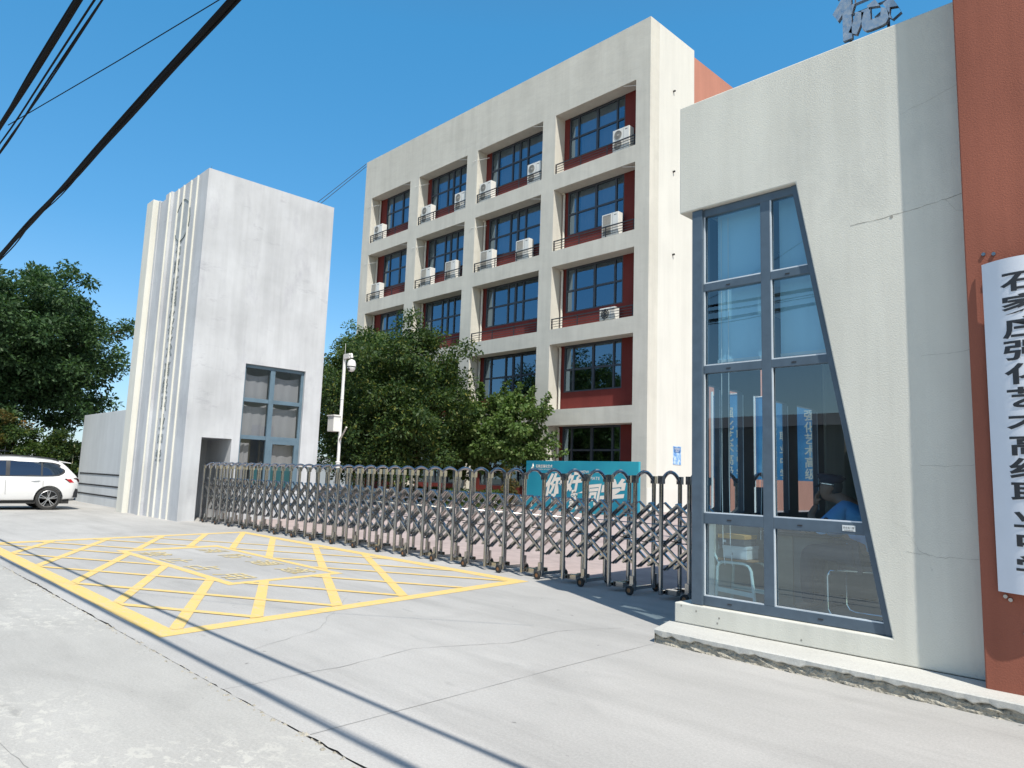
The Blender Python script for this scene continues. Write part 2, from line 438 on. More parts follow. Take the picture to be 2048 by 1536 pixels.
def curtain_sheet(mb, x0, x1, y, z0, z1, amp=.03, waves=6, axis='y', seed=0, sag=0.0, nx=None):
    r_ = random.Random(seed); n = nx or max(8, waves * 4); ph = r_.random() * 6
    vs = []
    for j in range(5):
        for i in range(n + 1):
            u = i / n; t_ = j / 4
            d = amp * (math.sin(u * waves * 6.283 + ph) + .5 * math.sin(u * waves * 2.3 * 6.283 + ph * 2)) * (.5 + .5 * (1 - t_))
            zz = z0 + (z1 - z0) * t_ - (sag * math.sin(math.pi * u) if j == 4 else 0)
            xx = x0 + (x1 - x0) * u
            vs.append((xx, y + d, zz) if axis == 'y' else (y + d, xx, zz))
    mb.add(vs, [(j * (n + 1) + i, j * (n + 1) + i + 1, (j + 1) * (n + 1) + i + 1, (j + 1) * (n + 1) + i) for j in range(4) for i in range(n)])

# ------------------------------------------------------------------ ground, road, yard, markings
def struct(o): o['kind'] = 'structure'; return o

YS = .02
def yz(y): return 0.0 if y < 9.1 else min(YS * (y - 9.1), .32)

mb = MB(); mb.add([(-2500, -2500, -.06), (2500, -2500, -.06), (2500, 2500, -.06), (-2500, 2500, -.06)], [(0, 1, 2, 3)])
struct(mb.build('ground', M['soil'], fix=False))
mb = MB(); mb.add([(-200, -13, 0), (60, -13, 0), (60, 2.24, 0), (-200, 2.24, 0)], [(0, 1, 2, 3)])
struct(mb.build('road', M['road'], fix=False))
# apron: one sheet, its street edge slightly ragged against the older road
xs = np.arange(-60, 12.01, .08); jr = np.cumsum(rng.normal(0, .004, len(xs))); jr -= np.linspace(0, jr[-1], len(xs)); jr = np.clip(jr, -.016, .016) + rng.normal(0, .004, len(xs))
mb = MB(); vs_ = []
for x, j in zip(xs, jr): vs_ += [(x, 2.262 + j, 0), (x, 9.1, 0)]
mb.add(vs_, [(2 * i, 2 * i + 2, 2 * i + 3, 2 * i + 1) for i in range(len(xs) - 1)])
mb.add([(-200, 2.27, 0), (-60, 2.27, 0), (-60, 9.1, 0), (-200, 9.1, 0)], [(0, 1, 2, 3)])
struct(mb.build('pavement', M['apron'], fix=False))
mb = MB(); mb.add([(-200, 2.2, -.012), (60, 2.2, -.012), (60, 2.4, -.012), (-200, 2.4, -.012)], [(0, 1, 2, 3)])
struct(mb.build('road_joint', M['crack'], fix=False))
# broken mortar edge along the joint
mb = MB()
for i in range(420):
    x = -22 + 21 * random.random() ** .8; y = 2.225 + random.gauss(0, .022); s_ = random.uniform(.006, .022)
    pts = [(x + s_ * random.uniform(.7, 1.8) * math.cos(a), y + s_ * random.uniform(.5, 1.1) * math.sin(a), -.004) for a in np.linspace(0, 6.28, 7)[:-1]]
    top = (x, y, s_ * .5)
    mb.add(pts + [top], [(k, (k + 1) % 6, 6) for k in range(6)])
o = mb.build('gravel', M['rubble'], fix=False); o['kind'] = 'stuff'

def crack_strip(mb, pts, w, z=.0025, jit=.02, step=.10):
    out = []
    for (x0, y0), (x1, y1) in zip(pts[:-1], pts[1:]):
        n = max(2, int(math.hypot(x1 - x0, y1 - y0) / step))
        for i in range(n): out.append((x0 + (x1 - x0) * i / n, y0 + (y1 - y0) * i / n))
    out.append(pts[-1]); vs = []
    wx = 0
    for i, p in enumerate(out):
        q = out[min(i + 1, len(out) - 1)]; r = out[max(i - 1, 0)]
        d = Vector((q[0] - r[0], q[1] - r[1])).normalized(); nrm = Vector((-d.y, d.x))
        wx = .8 * wx + random.gauss(0, jit * .5); ww = w * random.uniform(.35, 1.3)
        vs += [(p[0] + nrm.x * (wx + ww / 2), p[1] + nrm.y * (wx + ww / 2), z), (p[0] + nrm.x * (wx - ww / 2), p[1] + nrm.y * (wx - ww / 2), z)]
    mb.add(vs, [(2 * i, 2 * i + 1, 2 * i + 3, 2 * i + 2) for i in range(len(out) - 1)])
M['saw'] = plain('saw_cut', (.31, .305, .295), .95, var=.2, scale=8)
mb = MB(); crack_strip(mb, [(-3.91, 2.27), (-4.04, 4.45), (-4.1, 6.05)], .007, jit=.002, step=.25)
struct(mb.build('pavement_joint', M['saw'], fix=False))
mb = MB()
crack_strip(mb, [(-5.05, 2.26), (-5.08, 3.17), (-5.25, 4.0), (-4.9, 4.86), (-5.0, 5.6), (-4.7, 6.3)], .006)
crack_strip(mb, [(-6.0, 2.9), (-6.4, 3.7), (-7.3, 4.5), (-8.1, 5.1)], .004)
crack_strip(mb, [(-2.9, 1.7), (-3.6, 1.25), (-4.4, .95), (-5.2, .9)], .004)
struct(mb.build('pavement_crack', M['saw'], fix=False))

# school yard: brick paving rising gently to the building
mb = MB()
ysv = [9.1, 12, 16, 20, 25.1, 60]; zsv = [0.0, YS * 2.9, YS * 6.9, YS * 10.9, .32, .32]
vs_ = []
for y, z in zip(ysv, zsv): vs_ += [(-60, y, z), (20, y, z)]
mb.add(vs_, [(2 * i, 2 * i + 1, 2 * i + 3, 2 * i + 2) for i in range(len(ysv) - 1)])
struct(mb.build('courtyard', M['brick'], fix=False))

# ---- yellow no-stopping box
def clip(poly, p, q, keep_left=True):
    out = []
    def sd_(a): return ((q[0] - p[0]) * (a[1] - p[1]) - (q[1] - p[1]) * (a[0] - p[0])) * (1 if keep_left else -1)
    for i in range(len(poly)):
        a, b = poly[i], poly[(i + 1) % len(poly)]; sa, sb = sd_(a), sd_(b)
        if sa >= 0: out.append(a)
        if sa * sb < 0:
            t_ = sa / (sa - sb); out.append((a[0] + (b[0] - a[0]) * t_, a[1] + (b[1] - a[1]) * t_))
    return out
def clip_in(poly, conv):
    for i in range(len(conv)):
        if len(poly) < 3: return []
        poly = clip(poly, conv[i], conv[(i + 1) % len(conv)])
    return poly
def minus(poly, conv):
    res = []; rem = poly
    for i in range(len(conv)):
        if len(rem) < 3: break
        o_ = clip(rem, conv[i], conv[(i + 1) % len(conv)], False)
        if len(o_) >= 3: res.append(o_)
        rem = clip(rem, conv[i], conv[(i + 1) % len(conv)])
    return res
OUT = [(-16.36, 2.45), (-6.88, 2.44), (-7.64, 7.89), (-17.31, 7.89)]
INN = [(-16.1, 2.66), (-7.12, 2.64), (-7.85, 7.66), (-17.03, 7.66)]
DO = [(-14.2, 4.15), (-9.44, 4.15), (-9.70, 6.01), (-14.42, 6.04)]
DI = [(-13.95, 4.28), (-9.62, 4.28), (-9.84, 5.89), (-14.12, 5.91)]
def ring(mb, o_, i_, z):
    for k in range(4):
        k2 = (k + 1) % 4; mb.add([(*o_[k], z), (*o_[k2], z), (*i_[k2], z), (*i_[k], z)], [(0, 1, 2, 3)])
mb = MB()
ring(mb, OUT, INN, .003); ring(mb, DO, DI, .003)
def strip(mb, x0, slope, w, z):
    d = Vector((slope, 1)).normalized(); n = Vector((-d.y, d.x)) * (w / 2)
    a = Vector((x0, 2.66)) - d * 14; b = Vector((x0, 2.66)) + d * 20
    q = [tuple(a + n), tuple(a - n), tuple(b - n), tuple(b + n)]
    q = clip_in(q, INN)
    if len(q) < 3: return
    for pc in minus(q, DO): mb.add([(*p, z) for p in pc], [tuple(range(len(pc)))])
for x0 in (-14.44, -12.6, -10.63, -8.85, -7.13, -5.6, -3.75, -1.9): strip(mb, x0, -1.95, .125, .005)
for x0 in (-8.7, -10.49, -12.4, -14.3, -16.1, -17.5, -19.3, -21.1): strip(mb, x0, 1.66, .105, .007)
struct(mb.build('road_marking', M['yellow'], fix=False))
mb = MB()
for i, ch in enumerate("禁止占用"):
    put_text(mb, ch, (-13.38 + 1.06 * i, 4.55 , .006), (1, 0, 0), (0, 1, 0), (0, 0, 1), .46, 1.55, .012)
for i, ch in enumerate("消防通道"):
    put_text(mb, ch, (-13.52 + 1.06 * i, 5.58, .006), (1, 0, 0), (0, 1, 0), (0, 0, 1), .46, 1.55, .012)
struct(mb.build('road_lettering', M['yellow_faded'], fix=False))

# ------------------------------------------------------------------ guardhouse (right)
Yg, Yp = 6.46, 6.78
gh = empty('guardhouse', (-2.8, 6.46, 0), 'pale rough-plastered guardhouse with a tall slanted window beside the retractable gate', 'guardhouse')
mb = MB()
mb.prism([(-4.2, .132), (-1.46, .132), (-1.46, 5.60), (-4.16, 5.60), (-4.16, 4.39), (-2.885, 4.39), (-2.150, .325), (-4.2, .325)], 'y', Yg, Yp)
mb.build('front_wall', M['house'], gh, bevel=.012)
mb = MB()
mb.box(-4.16, -3.94, Yp, 11.5, 4.39, 5.60)
mb.box(-4.08, -3.94, 6.78, 10.6, .02, 1.12)          # knee wall under the side windows
mb.box(-4.08, -3.94, 9.62, 11.3, 1.12, 4.39)
mb.box(-3.94, -1.46, 11.2, 11.5, .02, 5.60)
mb.box(-1.60, -1.46, Yp, 11.2, .132, 5.60)
mb.each('side_wall', M['house'], gh)
mb = MB(); mb.box(-3.94, -1.6, Yp, 11.2, 5.2, 5.35); mb.build('roof', M['house'], gh)
mb = MB(); mb.box(-3.94, -1.6, Yp, 11.2, .20, .315); mb.build('floor_slab', plain('floor_tiles', (.50, .50, .49), .5), gh)
mb = MB(); mb.box(-3.94, -1.6, 6.95, 11.2, 3.55, 3.62); mb.build('ceiling', plain('ceiling_paint', (.55, .55, .54), .8), gh)
# front window: slanted frame
Zb, Zt = .33, 4.385
def slx(z): return -2.150 - (z - .325) * (.735 / 4.065)
y0, y1 = 6.515, 6.60
fr = MB()
fr.box(-4.02, -3.90, y0 - .03, y1 + .02, Zb, Zt)                # corner post
fr.box(-3.270, -3.170, y0, y1, Zb + .09, Zt - .08)             # mullion
trans = (1.175, 2.675, 3.54)
def hbar(x0, x1f, za, zb, ya, yb):
    fr.prism([(x0, za), (x1f(za), za), (x1f(zb), zb), (x0, zb)], 'y', ya, yb)
sl = lambda z: slx(z) - .062
hbar(-3.90, sl, Zb, Zb + .09, y0, y1); hbar(-3.90, sl, Zt - .08, Zt, y0, y1)
for z in trans:
    hh = .052 if z < 2 else .040
    fr.box(-3.90, -3.270, y0, y1, z - hh, z + hh)
    hbar(-3.170, sl, z - hh, z + hh, y0, y1)
fr.prism([(slx(Zb) - .062, Zb), (slx(Zb) - .002, Zb), (slx(Zt) - .002, Zt), (slx(Zt) - .062, Zt)], 'y', y0 - .012, y1 + .03)
win = fr.build('window', M['frame'], gh, bevel=.004)
bd = MB()
zz = [(Zb + .09, trans[0] - .052), (trans[0] + .052, trans[1] - .04), (trans[1] + .04, trans[2] - .04), (trans[2] + .04, Zt - .08)]
gl = MB()
for a, b in zz:
    bd.box(-3.90, -3.888, y0 + .004, y0 + .02, a, b); bd.box(-3.888, -3.270, y0 + .004, y0 + .02, a, a + .012)
    bd.box(-3.170, -3.158, y0 + .004, y0 + .02, a, b)
    bd.prism([(-3.158, a), (sl(a), a), (sl(a + .012), a + .012), (-3.158, a + .012)], 'y', y0 + .004, y0 + .02)
    gl.add([(-3.90, y0 + .03, a), (-3.270, y0 + .03, a), (-3.270, y0 + .03, b), (-3.90, y0 + .03, b)], [(0, 1, 2, 3)])
    gl.add([(-3.170, y0 + .03, a), (sl(a), y0 + .03, a), (sl(b), y0 + .03, b), (-3.170, y0 + .03, b)], [(0, 1, 2, 3)])
bd.build('glazing_bead', M['bead'], win)
gl.build('pane', M['hglass'], win, fix=False)
st = MB(); st.box(-2.545, -2.435, y0 - .004, y0 - .001, 1.15, 1.20)
stk = st.build('sticker', plain('sticker_white', (.62, .66, .68), .5), win)
st = MB()
put_text(st, "铝合金门窗", (-2.49, y0 - .006, 1.18), (1, 0, 0), (0, 0, 1), (0, -1, 0), .019, 1.0)
put_text(st, "安装维修电话", (-2.49, y0 - .006, 1.157), (1, 0, 0), (0, 0, 1), (0, -1, 0), .013, 1.0)
st.build('lettering', M['blackpaint'], win, fix=False)
mb = MB()                                                           # drain slots in the frame
for x, z in ((-3.62, 1.17), (-2.92, 1.17), (-3.62, 2.67), (-2.95, 2.67), (-3.62, 3.53), (-3.0, 3.53), (-3.62, .375), (-2.75, .375)):
    mb.box(x - .022, x + .022, y0 - .004, y0 + .001, z - .006, z + .006)
mb.each('drain_slot', M['blackpaint'], win)
# blinds
bl = MB()
curtain_sheet(bl, -3.84, -3.29, 6.70, 2.79, 4.36, .006, 3, seed=3); curtain_sheet(bl, -3.16, -2.45, 6.70, 2.79, 4.36, .008, 4, seed=5)
blo = bl.each('roller_blind', M['blind'], gh, smooth=True, fix=False)
for (xa_, xb_), par_ in zip(((-3.84, -3.29), (-3.16, -2.45)), blo):
    mb = MB(); mb.box(xa_, xb_, 6.69, 6.715, 2.765, 2.795); mb.build('bottom_rail', M['white'], par_)
mb = MB()
for x in (-3.79, -3.71): mb.tube([(x, 6.68, 4.3), (x, 6.68, 1.6), (x + .01, 6.68, .9), (x + .03, 6.68, .72)], .004, 5)
mb.tube([(-3.33, 6.68, 2.8), (-3.35, 6.68, 1.9), (-3.38, 6.68, 1.0)], .004, 5)
mb.each('blind_cord', M['white'], blo[0])
# side windows in the wall on the gate side
def side_window(Y0, Y1, stiles, z0, z1, nm):
    f = MB(); x0, x1 = -4.04, -3.97
    f.box(x0, x1, Y0, Y1, z1, 3.3); f.box(x0, x1, Y0, Y1, z0, z0 + .09)
    for a, b in stiles: f.box(x0, x1, a, b, z0 + .09, z1)
    w = f.build(nm, M['darkframe'], gh)
    g = MB(); g.add([(-4.0, Y0, z0 + .09), (-4.0, Y1, z0 + .09), (-4.0, Y1, z1), (-4.0, Y0, z1)], [(0, 1, 2, 3)])
    g.build('pane', M['wallglass'], w, fix=False)
    b = MB()
    for a, c in stiles: b.box(x1, x1 + .006, a - .006, a, z0 + .12, z1 - .03)
    b.each('edge_strip', M['bead'], w)
side_window(6.60, 7.88, [(6.96, 7.17), (7.46, 7.70)], 1.12, 2.55, 'side_window')
side_window(8.06, 9.62, [(8.06, 8.25), (8.57, 8.83), (9.42, 9.62)], 1.12, 2.53, 'side_window')
mb = MB(); mb.box(-4.04, -3.97, 7.88, 8.06, 1.12, 1.5); mb.box(-4.04, -3.97, 6.76, 9.62, 3.3, 4.39); mb.each('wall_infill', M['darkframe'], gh)
# socket and notice on the knee wall inside
mb = MB(); mb.box(-3.938, -3.93, 6.86, 7.0, .86, .93); mb.build('socket', M['white'], gh)

# blue drop banners on posts in the yard, seen through the guardhouse
t = NT('blue_banner'); k = t.ramp(t.noise(1.6, 4, .6, stretch=(1, 1, .6)), [(.3, (.03, .15, .36)), (.55, (.06, .28, .52)), (.75, (.26, .50, .68))]); t.col(k).pr(.6); M['banner'] = t.m
M['letter_gold'] = plain('pale_gold_lettering', (.74, .70, .58), .6, var=.03)
def banner(bx, byy, label):
    p = empty('banner', (bx, byy, yz(byy)), label, 'banner', 'blue drop banners in the yard')
    b = MB(); b.tube([(bx - .46, byy, yz(byy) - .02), (bx - .46, byy, 3.75)], .03, 8); b.tube([(bx - .46, byy, 3.66), (bx + .44, byy, 3.66)], .014, 6); b.build('post', M['acwhite'], p, smooth='auto')
    b = MB(); b.box(bx - .42, bx + .42, byy - .003, byy + .003, 1.68, 3.65); b.build('cloth', M['banner'], p)
    tx = MB()
    for i, ch in enumerate("强化艺术高级"): put_text(tx, ch, (bx - .02, byy - .006, 3.22 - i * .275), (1, 0, 0), (0, 0, 1), (0, -1, 0), .27, 1.0, .015)
    for i, ch in enumerate("职业中学"): put_text(tx, ch, (bx + .28, byy - .006, 2.70 - i * .29), (1, 0, 0), (0, 0, 1), (0, -1, 0), .23, 1.0, .015)
    tx.build('lettering', M['letter_gold'], p, fix=False)
banner(-8.62, 15.55, 'blue banner seen through the first pane of the guardhouse side window')
banner(-7.95, 16.35, 'blue banner seen through the narrow pane beside the window mullion')
banner(-7.28, 16.9, 'blue banner with the fullest vertical lettering, seen just before the seated guard')

# red pier with the name board
rp = empty('red_wall', (.5, 6.24, 0), 'tall brick-red rough-rendered wall at the right edge beside the guardhouse', 'wall')
mb = MB(); mb.box(-1.462, 3.2, 6.235, 11.5, .02, 9.2); mb.build('wall', M['redwall'], rp, bevel=.01)
mb = MB()
for x, z in ((-1.335, 3.31), (-1.27, 3.30), (-1.31, .79), (-1.28, .77), (-1.20, .55)): mb.lathe([(.0, .0), (.014, .0), (.014, .02), (.0, .02)], (x, 6.222, z), (0, 1, 0), 8)
mb.each('bolt', M['steel'], rp)
# convex name board: bows out from the wall
sb = empty('name_board', (-1.02, 6.2, .85), 'long white convex name board with bold black vertical characters on red wall', 'sign')
bx0, bx1, by, bz0, bz1 = -1.346, -.79, 6.20, .825, 3.22
def bow(u): return .10 * 4 * u * (1 - u) if 0 < u < 1 else 0
mb = MB(); n = 24; vs_ = []
for z in (bz0, bz1):
    for i in range(n + 1):
        u = i / n; vs_.append((bx0 + (bx1 - bx0) * u, by - bow(u), z))
    for i in range(n + 1):
        u = i / n; vs_.append((bx0 + (bx1 - bx0) * u, by - bow(u) + .012, z))
k1 = n + 1
fs_ = []
for i in range(n):
    fs_ += [(i, i + 1, 2 * k1 + i + 1, 2 * k1 + i), (k1 + i, 3 * k1 + i, 3 * k1 + i + 1, k1 + i + 1), (i, k1 + i, k1 + i + 1, i + 1), (2 * k1 + i, 2 * k1 + i + 1, 3 * k1 + i + 1, 3 * k1 + i)]
fs_ += [(0, 2 * k1, 3 * k1, k1), (n, k1 + n, 3 * k1 + n, 2 * k1 + n)]
mb.add(vs_, fs_)
mb.build('board', plain('board_white', (.72, .75, .82), .35, var=.03), sb, smooth='auto')
tx = MB()
def wb(q):
    u = min(max((q.x - bx0) / (bx1 - bx0), 0), 1); return Vector((q.x, by - bow(u) - .003, q.z))
for i, ch in enumerate("石家庄强化艺术高级职业中学"):
    put_text(tx, ch, (-1.075, by, 3.035 - i * .168), (1, 0, 0), (0, 0, 1), (0, -1, 0), .155, 1.95, .024, warp=wb)
tx.build('lettering', M['blackpaint'], sb, fix=False)
mb = MB()
for x in (-1.27, -.86):
    for z in (bz0 + .06, bz1 - .06): mb.box(x - .02, x + .02, by + .0, 6.235, z - .02, z + .02)
mb.each('bracket', M['steel'], sb)

# roof characters
rc = empty('roof_character', (-2.22, 6.62, 5.6), 'grey metal rooftop character on a dark frame at the top of the guardhouse', 'sign')
mb = MB(); put_text(mb, "德", (-2.21, 6.50, 6.00), (1, 0, 0), (0, 0, 1), (0, -1, 0), .72, .80, .035, extrude=.03)
mb.build('letter', metal('letter_metal', (.50, .55, .60), .45), rc, fix=False)
mb = MB()
mb.bar((-2.42, 6.58, 5.63), (-1.55, 6.58, 5.63), .03); mb.bar((-2.42, 6.58, 6.2), (-1.98, 6.58, 6.2), .03)
for x in (-2.38, -2.05): mb.bar((x, 6.58, 5.60), (x, 6.58, 6.35), .02)
mb.bar((-1.86, 6.56, 5.625), (-1.74, 6.56, 5.625), .03)
mb.build('support', M['blackpaint'], rc)

# wall cracks on the guardhouse front
mb = MB()
def wall_crack(pts, w, jit=.01):
    out = []
    for (xa, za), (xb, zb) in zip(pts[:-1], pts[1:]):
        n = max(3, int(math.hypot(xb - xa, zb - za) / .03))
        for i in range(n): out.append((xa + (xb - xa) * i / n, za + (zb - za) * i / n))
    out.append(pts[-1]); vv = []; j = 0
    for i, (x, z) in enumerate(out):
        j = .75 * j + random.gauss(0, jit * .4); ww = w * random.uniform(.3, 1.2)
        vv += [(x, Yg - .0015, z + j + ww), (x, Yg - .0015, z + j - ww)]
    mb.add(vv, [(2 * i, 2 * i + 1, 2 * i + 3, 2 * i + 2) for i in range(len(out) - 1)])
wall_crack([(-2.39, 3.85), (-2.2, 3.84), (-2.03, 3.87), (-1.75, 3.88), (-1.47, 3.92)], .0025)
wall_crack([(-1.63, 3.89), (-1.56, 3.78), (-1.47, 3.74)], .0014)
wall_crack([(-2.02, 1.03), (-1.8, 1.0), (-1.47, 1.02)], .0012)
wall_crack([(-2.12, 1.25), (-2.03, 1.22), (-1.93, 1.05), (-1.85, 1.0)], .0012)
wall_crack([(-1.9, 1.72), (-1.7, 1.71), (-1.47, 1.73)], .0009)
wall_crack([(-1.86, 2.62), (-1.65, 2.61), (-1.5, 2.63)], .0010)
wall_crack([(-1.95, 4.75), (-1.75, 4.78), (-1.5, 4.86)], .0009)
mb.lathe([(0, 0), (.013, 0), (.013, .003)], (-2.045, Yg - .003, 3.845), (0, 1, 0), 10)
for x, z in ((-3.95, .27), (-4.12, .30), (-3.7, .24), (-3.72, .19), (-2.9, .18)): mb.lathe([(0, 0), (.010, 0), (.008, .002)], (x, Yg - .002, z), (0, 1, 0), 6)
mb.build('wall_crack', plain('crack_grey', (.30, .29, .26), .95), gh, fix=False)  # one flat grey-beige for the crack lines and small spots

# raised step under the guardhouse: ragged slab on a rubble core
mb = MB(); nx = 150; X0, X1 = -4.12, 3.2
prof = []
edge = np.cumsum(rng.normal(0, .006, nx + 1)); edge = np.clip(edge - edge.mean(), -.018, .018)
und = np.abs(np.cumsum(rng.normal(0, .010, nx + 1))) % .035
vs_ = []
for i in range(nx + 1):
    x = X0 + (X1 - X0) * i / nx; e = edge[i] * .5 + rng.normal(0, .002)
    zb_ = .092 - und[i]
    ys_ = [(6.46, .13), (5.995 + e, .13), (5.985 + e, .122), (5.988 + e, zb_ + .01), (6.0 + e, zb_)]
    sx = (lambda yy: x - (.15 * (yy - 6.0) / .5) if i == 0 else x)
    vs_ += [(sx(y), y, z) for y, z in ys_]
m5 = 5
mb.add(vs_, [(i * m5 + k, (i + 1) * m5 + k, (i + 1) * m5 + k + 1, i * m5 + k + 1) for i in range(nx) for k in range(m5 - 1)])
mb.mat(1)
vs2 = []; nz = 7
for i in range(nx + 1):
    x = X0 + (X1 - X0) * i / nx; e = edge[i] * .5
    for k in range(nz):
        z = .112 - .118 * k / (nz - 1); vs2.append((x, 6.022 + e - .02 * k / (nz - 1) + rng.normal(0, .007), z))
mb.add(vs2, [(i * nz + k, (i + 1) * nz + k, (i + 1) * nz + k + 1, i * nz + k + 1) for i in range(nx) for k in range(nz - 1)])
mb.add([(X0, 6.0, -.004), (X0 - .15, 6.5, -.004), (X0 - .15, 6.5, .13), (X0, 6.0, .13)], [(0, 1, 2, 3)])
struct(mb.build('kerb', [M['step'], M['rubble']], fix=False))

# ------------------------------------------------------------------ things inside the guardhouse
FZ = .315
M['mint'] = plain('pale_mint_metal', (.66, .78, .75), .4)
M['wood'] = plain('light_wood', (.36, .20, .10), .5, var=.2, scale=9)
ch = empty('school_chair', (-3.72, 6.98, FZ), 'small pale green metal school chair with boxes on its wooden seat', 'chair')
mb = MB()
for y in (6.80, 7.12):
    mb.tube([(-3.93, y, FZ), (-3.91, y, FZ + .37), (-3.885, y, FZ + .41), (-3.84, y, FZ + .425), (-3.62, y, FZ + .425), (-3.57, y, FZ + .405), (-3.545, y, FZ + .36), (-3.50, y, FZ)], .016, 8)
mb.bar((-3.92, 6.80, FZ + .15), (-3.52, 6.80, FZ + .13), .012, .045)
mb.bar((-3.92, 7.12, FZ + .15), (-3.52, 7.12, FZ + .13), .012, .045)
for y in (6.80, 7.12): mb.tube([(-3.89, y, FZ + .40), (-3.95, y, FZ + .5), (-3.97, y, FZ + .78)], .013, 8)
mb.build('frame', M['mint'], ch, smooth='auto')
mb = MB(); mb.box(-3.90, -3.52, 6.78, 7.14, FZ + .443, FZ + .46); mb.build('seat', M['wood'], ch, bevel=.005)
mb = MB(); mb.box(-3.985, -3.965, 6.79, 7.13, FZ + .60, FZ + .79); mb.build('backrest', M['wood'], ch, bevel=.008)
def carton(name, x0, x1, y0, y1, z0, z1, m, lidm, label, lidh):
    e = empty(name, ((x0 + x1) / 2, (y0 + y1) / 2, z0), label, 'box')
    b = MB(); b.box(x0, x1, y0, y1, z0, z1 - lidh); b.build('carton', m, e, bevel=.004)
    b = MB(); b.box(x0 - .006, x1 + .006, y0 - .006, y1 + .006, z1 - lidh, z1); b.build('lid', lidm, e, bevel=.003)
    return e
mw = plain('white_card', (.80, .81, .82), .6); mo = plain('orange_card', (.78, .42, .13), .6); md_ = plain('dark_card', (.12, .12, .13), .6)
e = carton('carton_box', -3.86, -3.60, 6.82, 7.06, FZ + .462, FZ + .59, mw, mw, 'white cardboard box on the seat of the school chair', .03)
b = MB(); put_text(b, "32", (-3.76, 6.813, FZ + .51), (1, 0, 0), (0, 0, 1), (0, -1, 0), .03); b.build('print', M['blackpaint'], e, fix=False)
e = carton('shoe_box', -3.90, -3.61, 6.80, 7.04, FZ + .592, FZ + .70, md_, mo, 'dark shoe box with an orange lid on top of the white box', .04)
b = MB(); b.box(-3.85, -3.81, 6.792, 6.794, FZ + .62, FZ + .645); b.build('print', mw, e)
dk = empty('desk', (-3.2, 7.9, FZ), 'brown office desk behind the guardhouse window under the guard\'s elbows', 'desk')
mb = MB(); mb.box(-3.72, -2.98, 7.3, 8.9, FZ + .70, FZ + .735); mb.build('desk_top', plain('dark_desk_top', (.05, .045, .045), .4), dk, bevel=.004)
mb = MB(); mb.box(-3.66, -3.37, 7.34, 7.38, FZ, FZ + .70); mb.build('side_panel', plain('tan_panel', (.42, .33, .25), .6), dk)
mb = MB(); mb.box(-3.37, -3.02, 7.36, 8.86, FZ, FZ + .70); mb.build('drawer_unit', plain('grey_panel', (.24, .22, .21), .6), dk)
mb = MB()
for z in (.18, .42): mb.tube([(-3.10, 7.345, FZ + z), (-3.10, 7.335, FZ + z + .06), (-3.09, 7.335, FZ + z + .12)], .004, 6)
mb.build('handle', M['chrome'], dk)
oc = empty('office_chair', (-2.5, 7.25, FZ), 'chrome cantilever chair with dark seat under the seated guard', 'chair')
mb = MB()
for y in (7.02, 7.46):
    mb.tube([(-2.25, y, FZ + .46), (-2.70, y, FZ + .45), (-2.86, y, FZ + .43), (-2.89, y, FZ + .38), (-2.89, y, FZ + .08), (-2.86, y, FZ + .03), (-2.80, y, FZ + .014), (-2.2, y, FZ + .014)], .011, 8)
mb.tube([(-2.2, 7.02, FZ + .014), (-2.2, 7.46, FZ + .014)], .011, 8)
for y in (7.02, 7.46): mb.tube([(-2.25, y, FZ + .46), (-2.18, y, FZ + .6), (-2.13, y, FZ + .92)], .011, 8)
mb.build('frame', M['chrome'], oc, smooth='auto')
mb = MB(); mb.box(-2.72, -2.24, 7.0, 7.48, FZ + .47, FZ + .51); mb.build('seat', M['blackpaint'], oc, bevel=.012)
mb = MB(); mb.box(-2.165, -2.135, 7.02, 7.46, FZ + .62, FZ + .93); mb.build('backrest', M['blackpaint'], oc, bevel=.01)

# ------------------------------------------------------------------ seated guard
def skin(name, verts, edges, radii, mat, parent, sub=1, rootv=0):
    L = root_loc(parent)
    me = bpy.data.meshes.new(name)
    me.from_pydata([(v[0] - L.x, v[1] - L.y, v[2] - L.z) for v in verts], edges, [])
    o = bpy.data.objects.new(name, me); COL.objects.link(o)
    md = o.modifiers.new('skin', 'SKIN'); md.use_smooth_shade = True
    for i, r_ in enumerate(radii):
        q = me.skin_vertices[0].data[i]; q.radius = r_ if hasattr(r_, '__len__') else (r_, r_); q.use_root = (i == rootv)
    o.modifiers.new('sub', 'SUBSURF').levels = sub; o.modifiers['sub'].render_levels = sub
    bpy.context.view_layer.update()
    m2 = bpy.data.meshes.new_from_object(o.evaluated_get(bpy.context.evaluated_depsgraph_get()))
    bpy.data.objects.remove(o); m2.name = name
    m2.materials.clear(); m2.materials.append(mat)
    m2.polygons.foreach_set('use_smooth', [True] * len(m2.polygons))
    o = bpy.data.objects.new(name, m2); COL.objects.link(o); o.parent = parent
    return o
gx, gy = -2.64, 7.16
pe = empty('person', (gx, gy, FZ), 'seated guard in a blue uniform shirt and dark peaked cap, hand raised to chin', 'person')
M['skin'] = plain('skin', (.36, .20, .14), .55, var=.06)
M['shirt'] = plain('blue_shirt', (.16, .42, .80), .8, var=.08)
M['navy'] = plain('navy_cloth', (.02, .024, .05), .7)
sz = FZ + .51
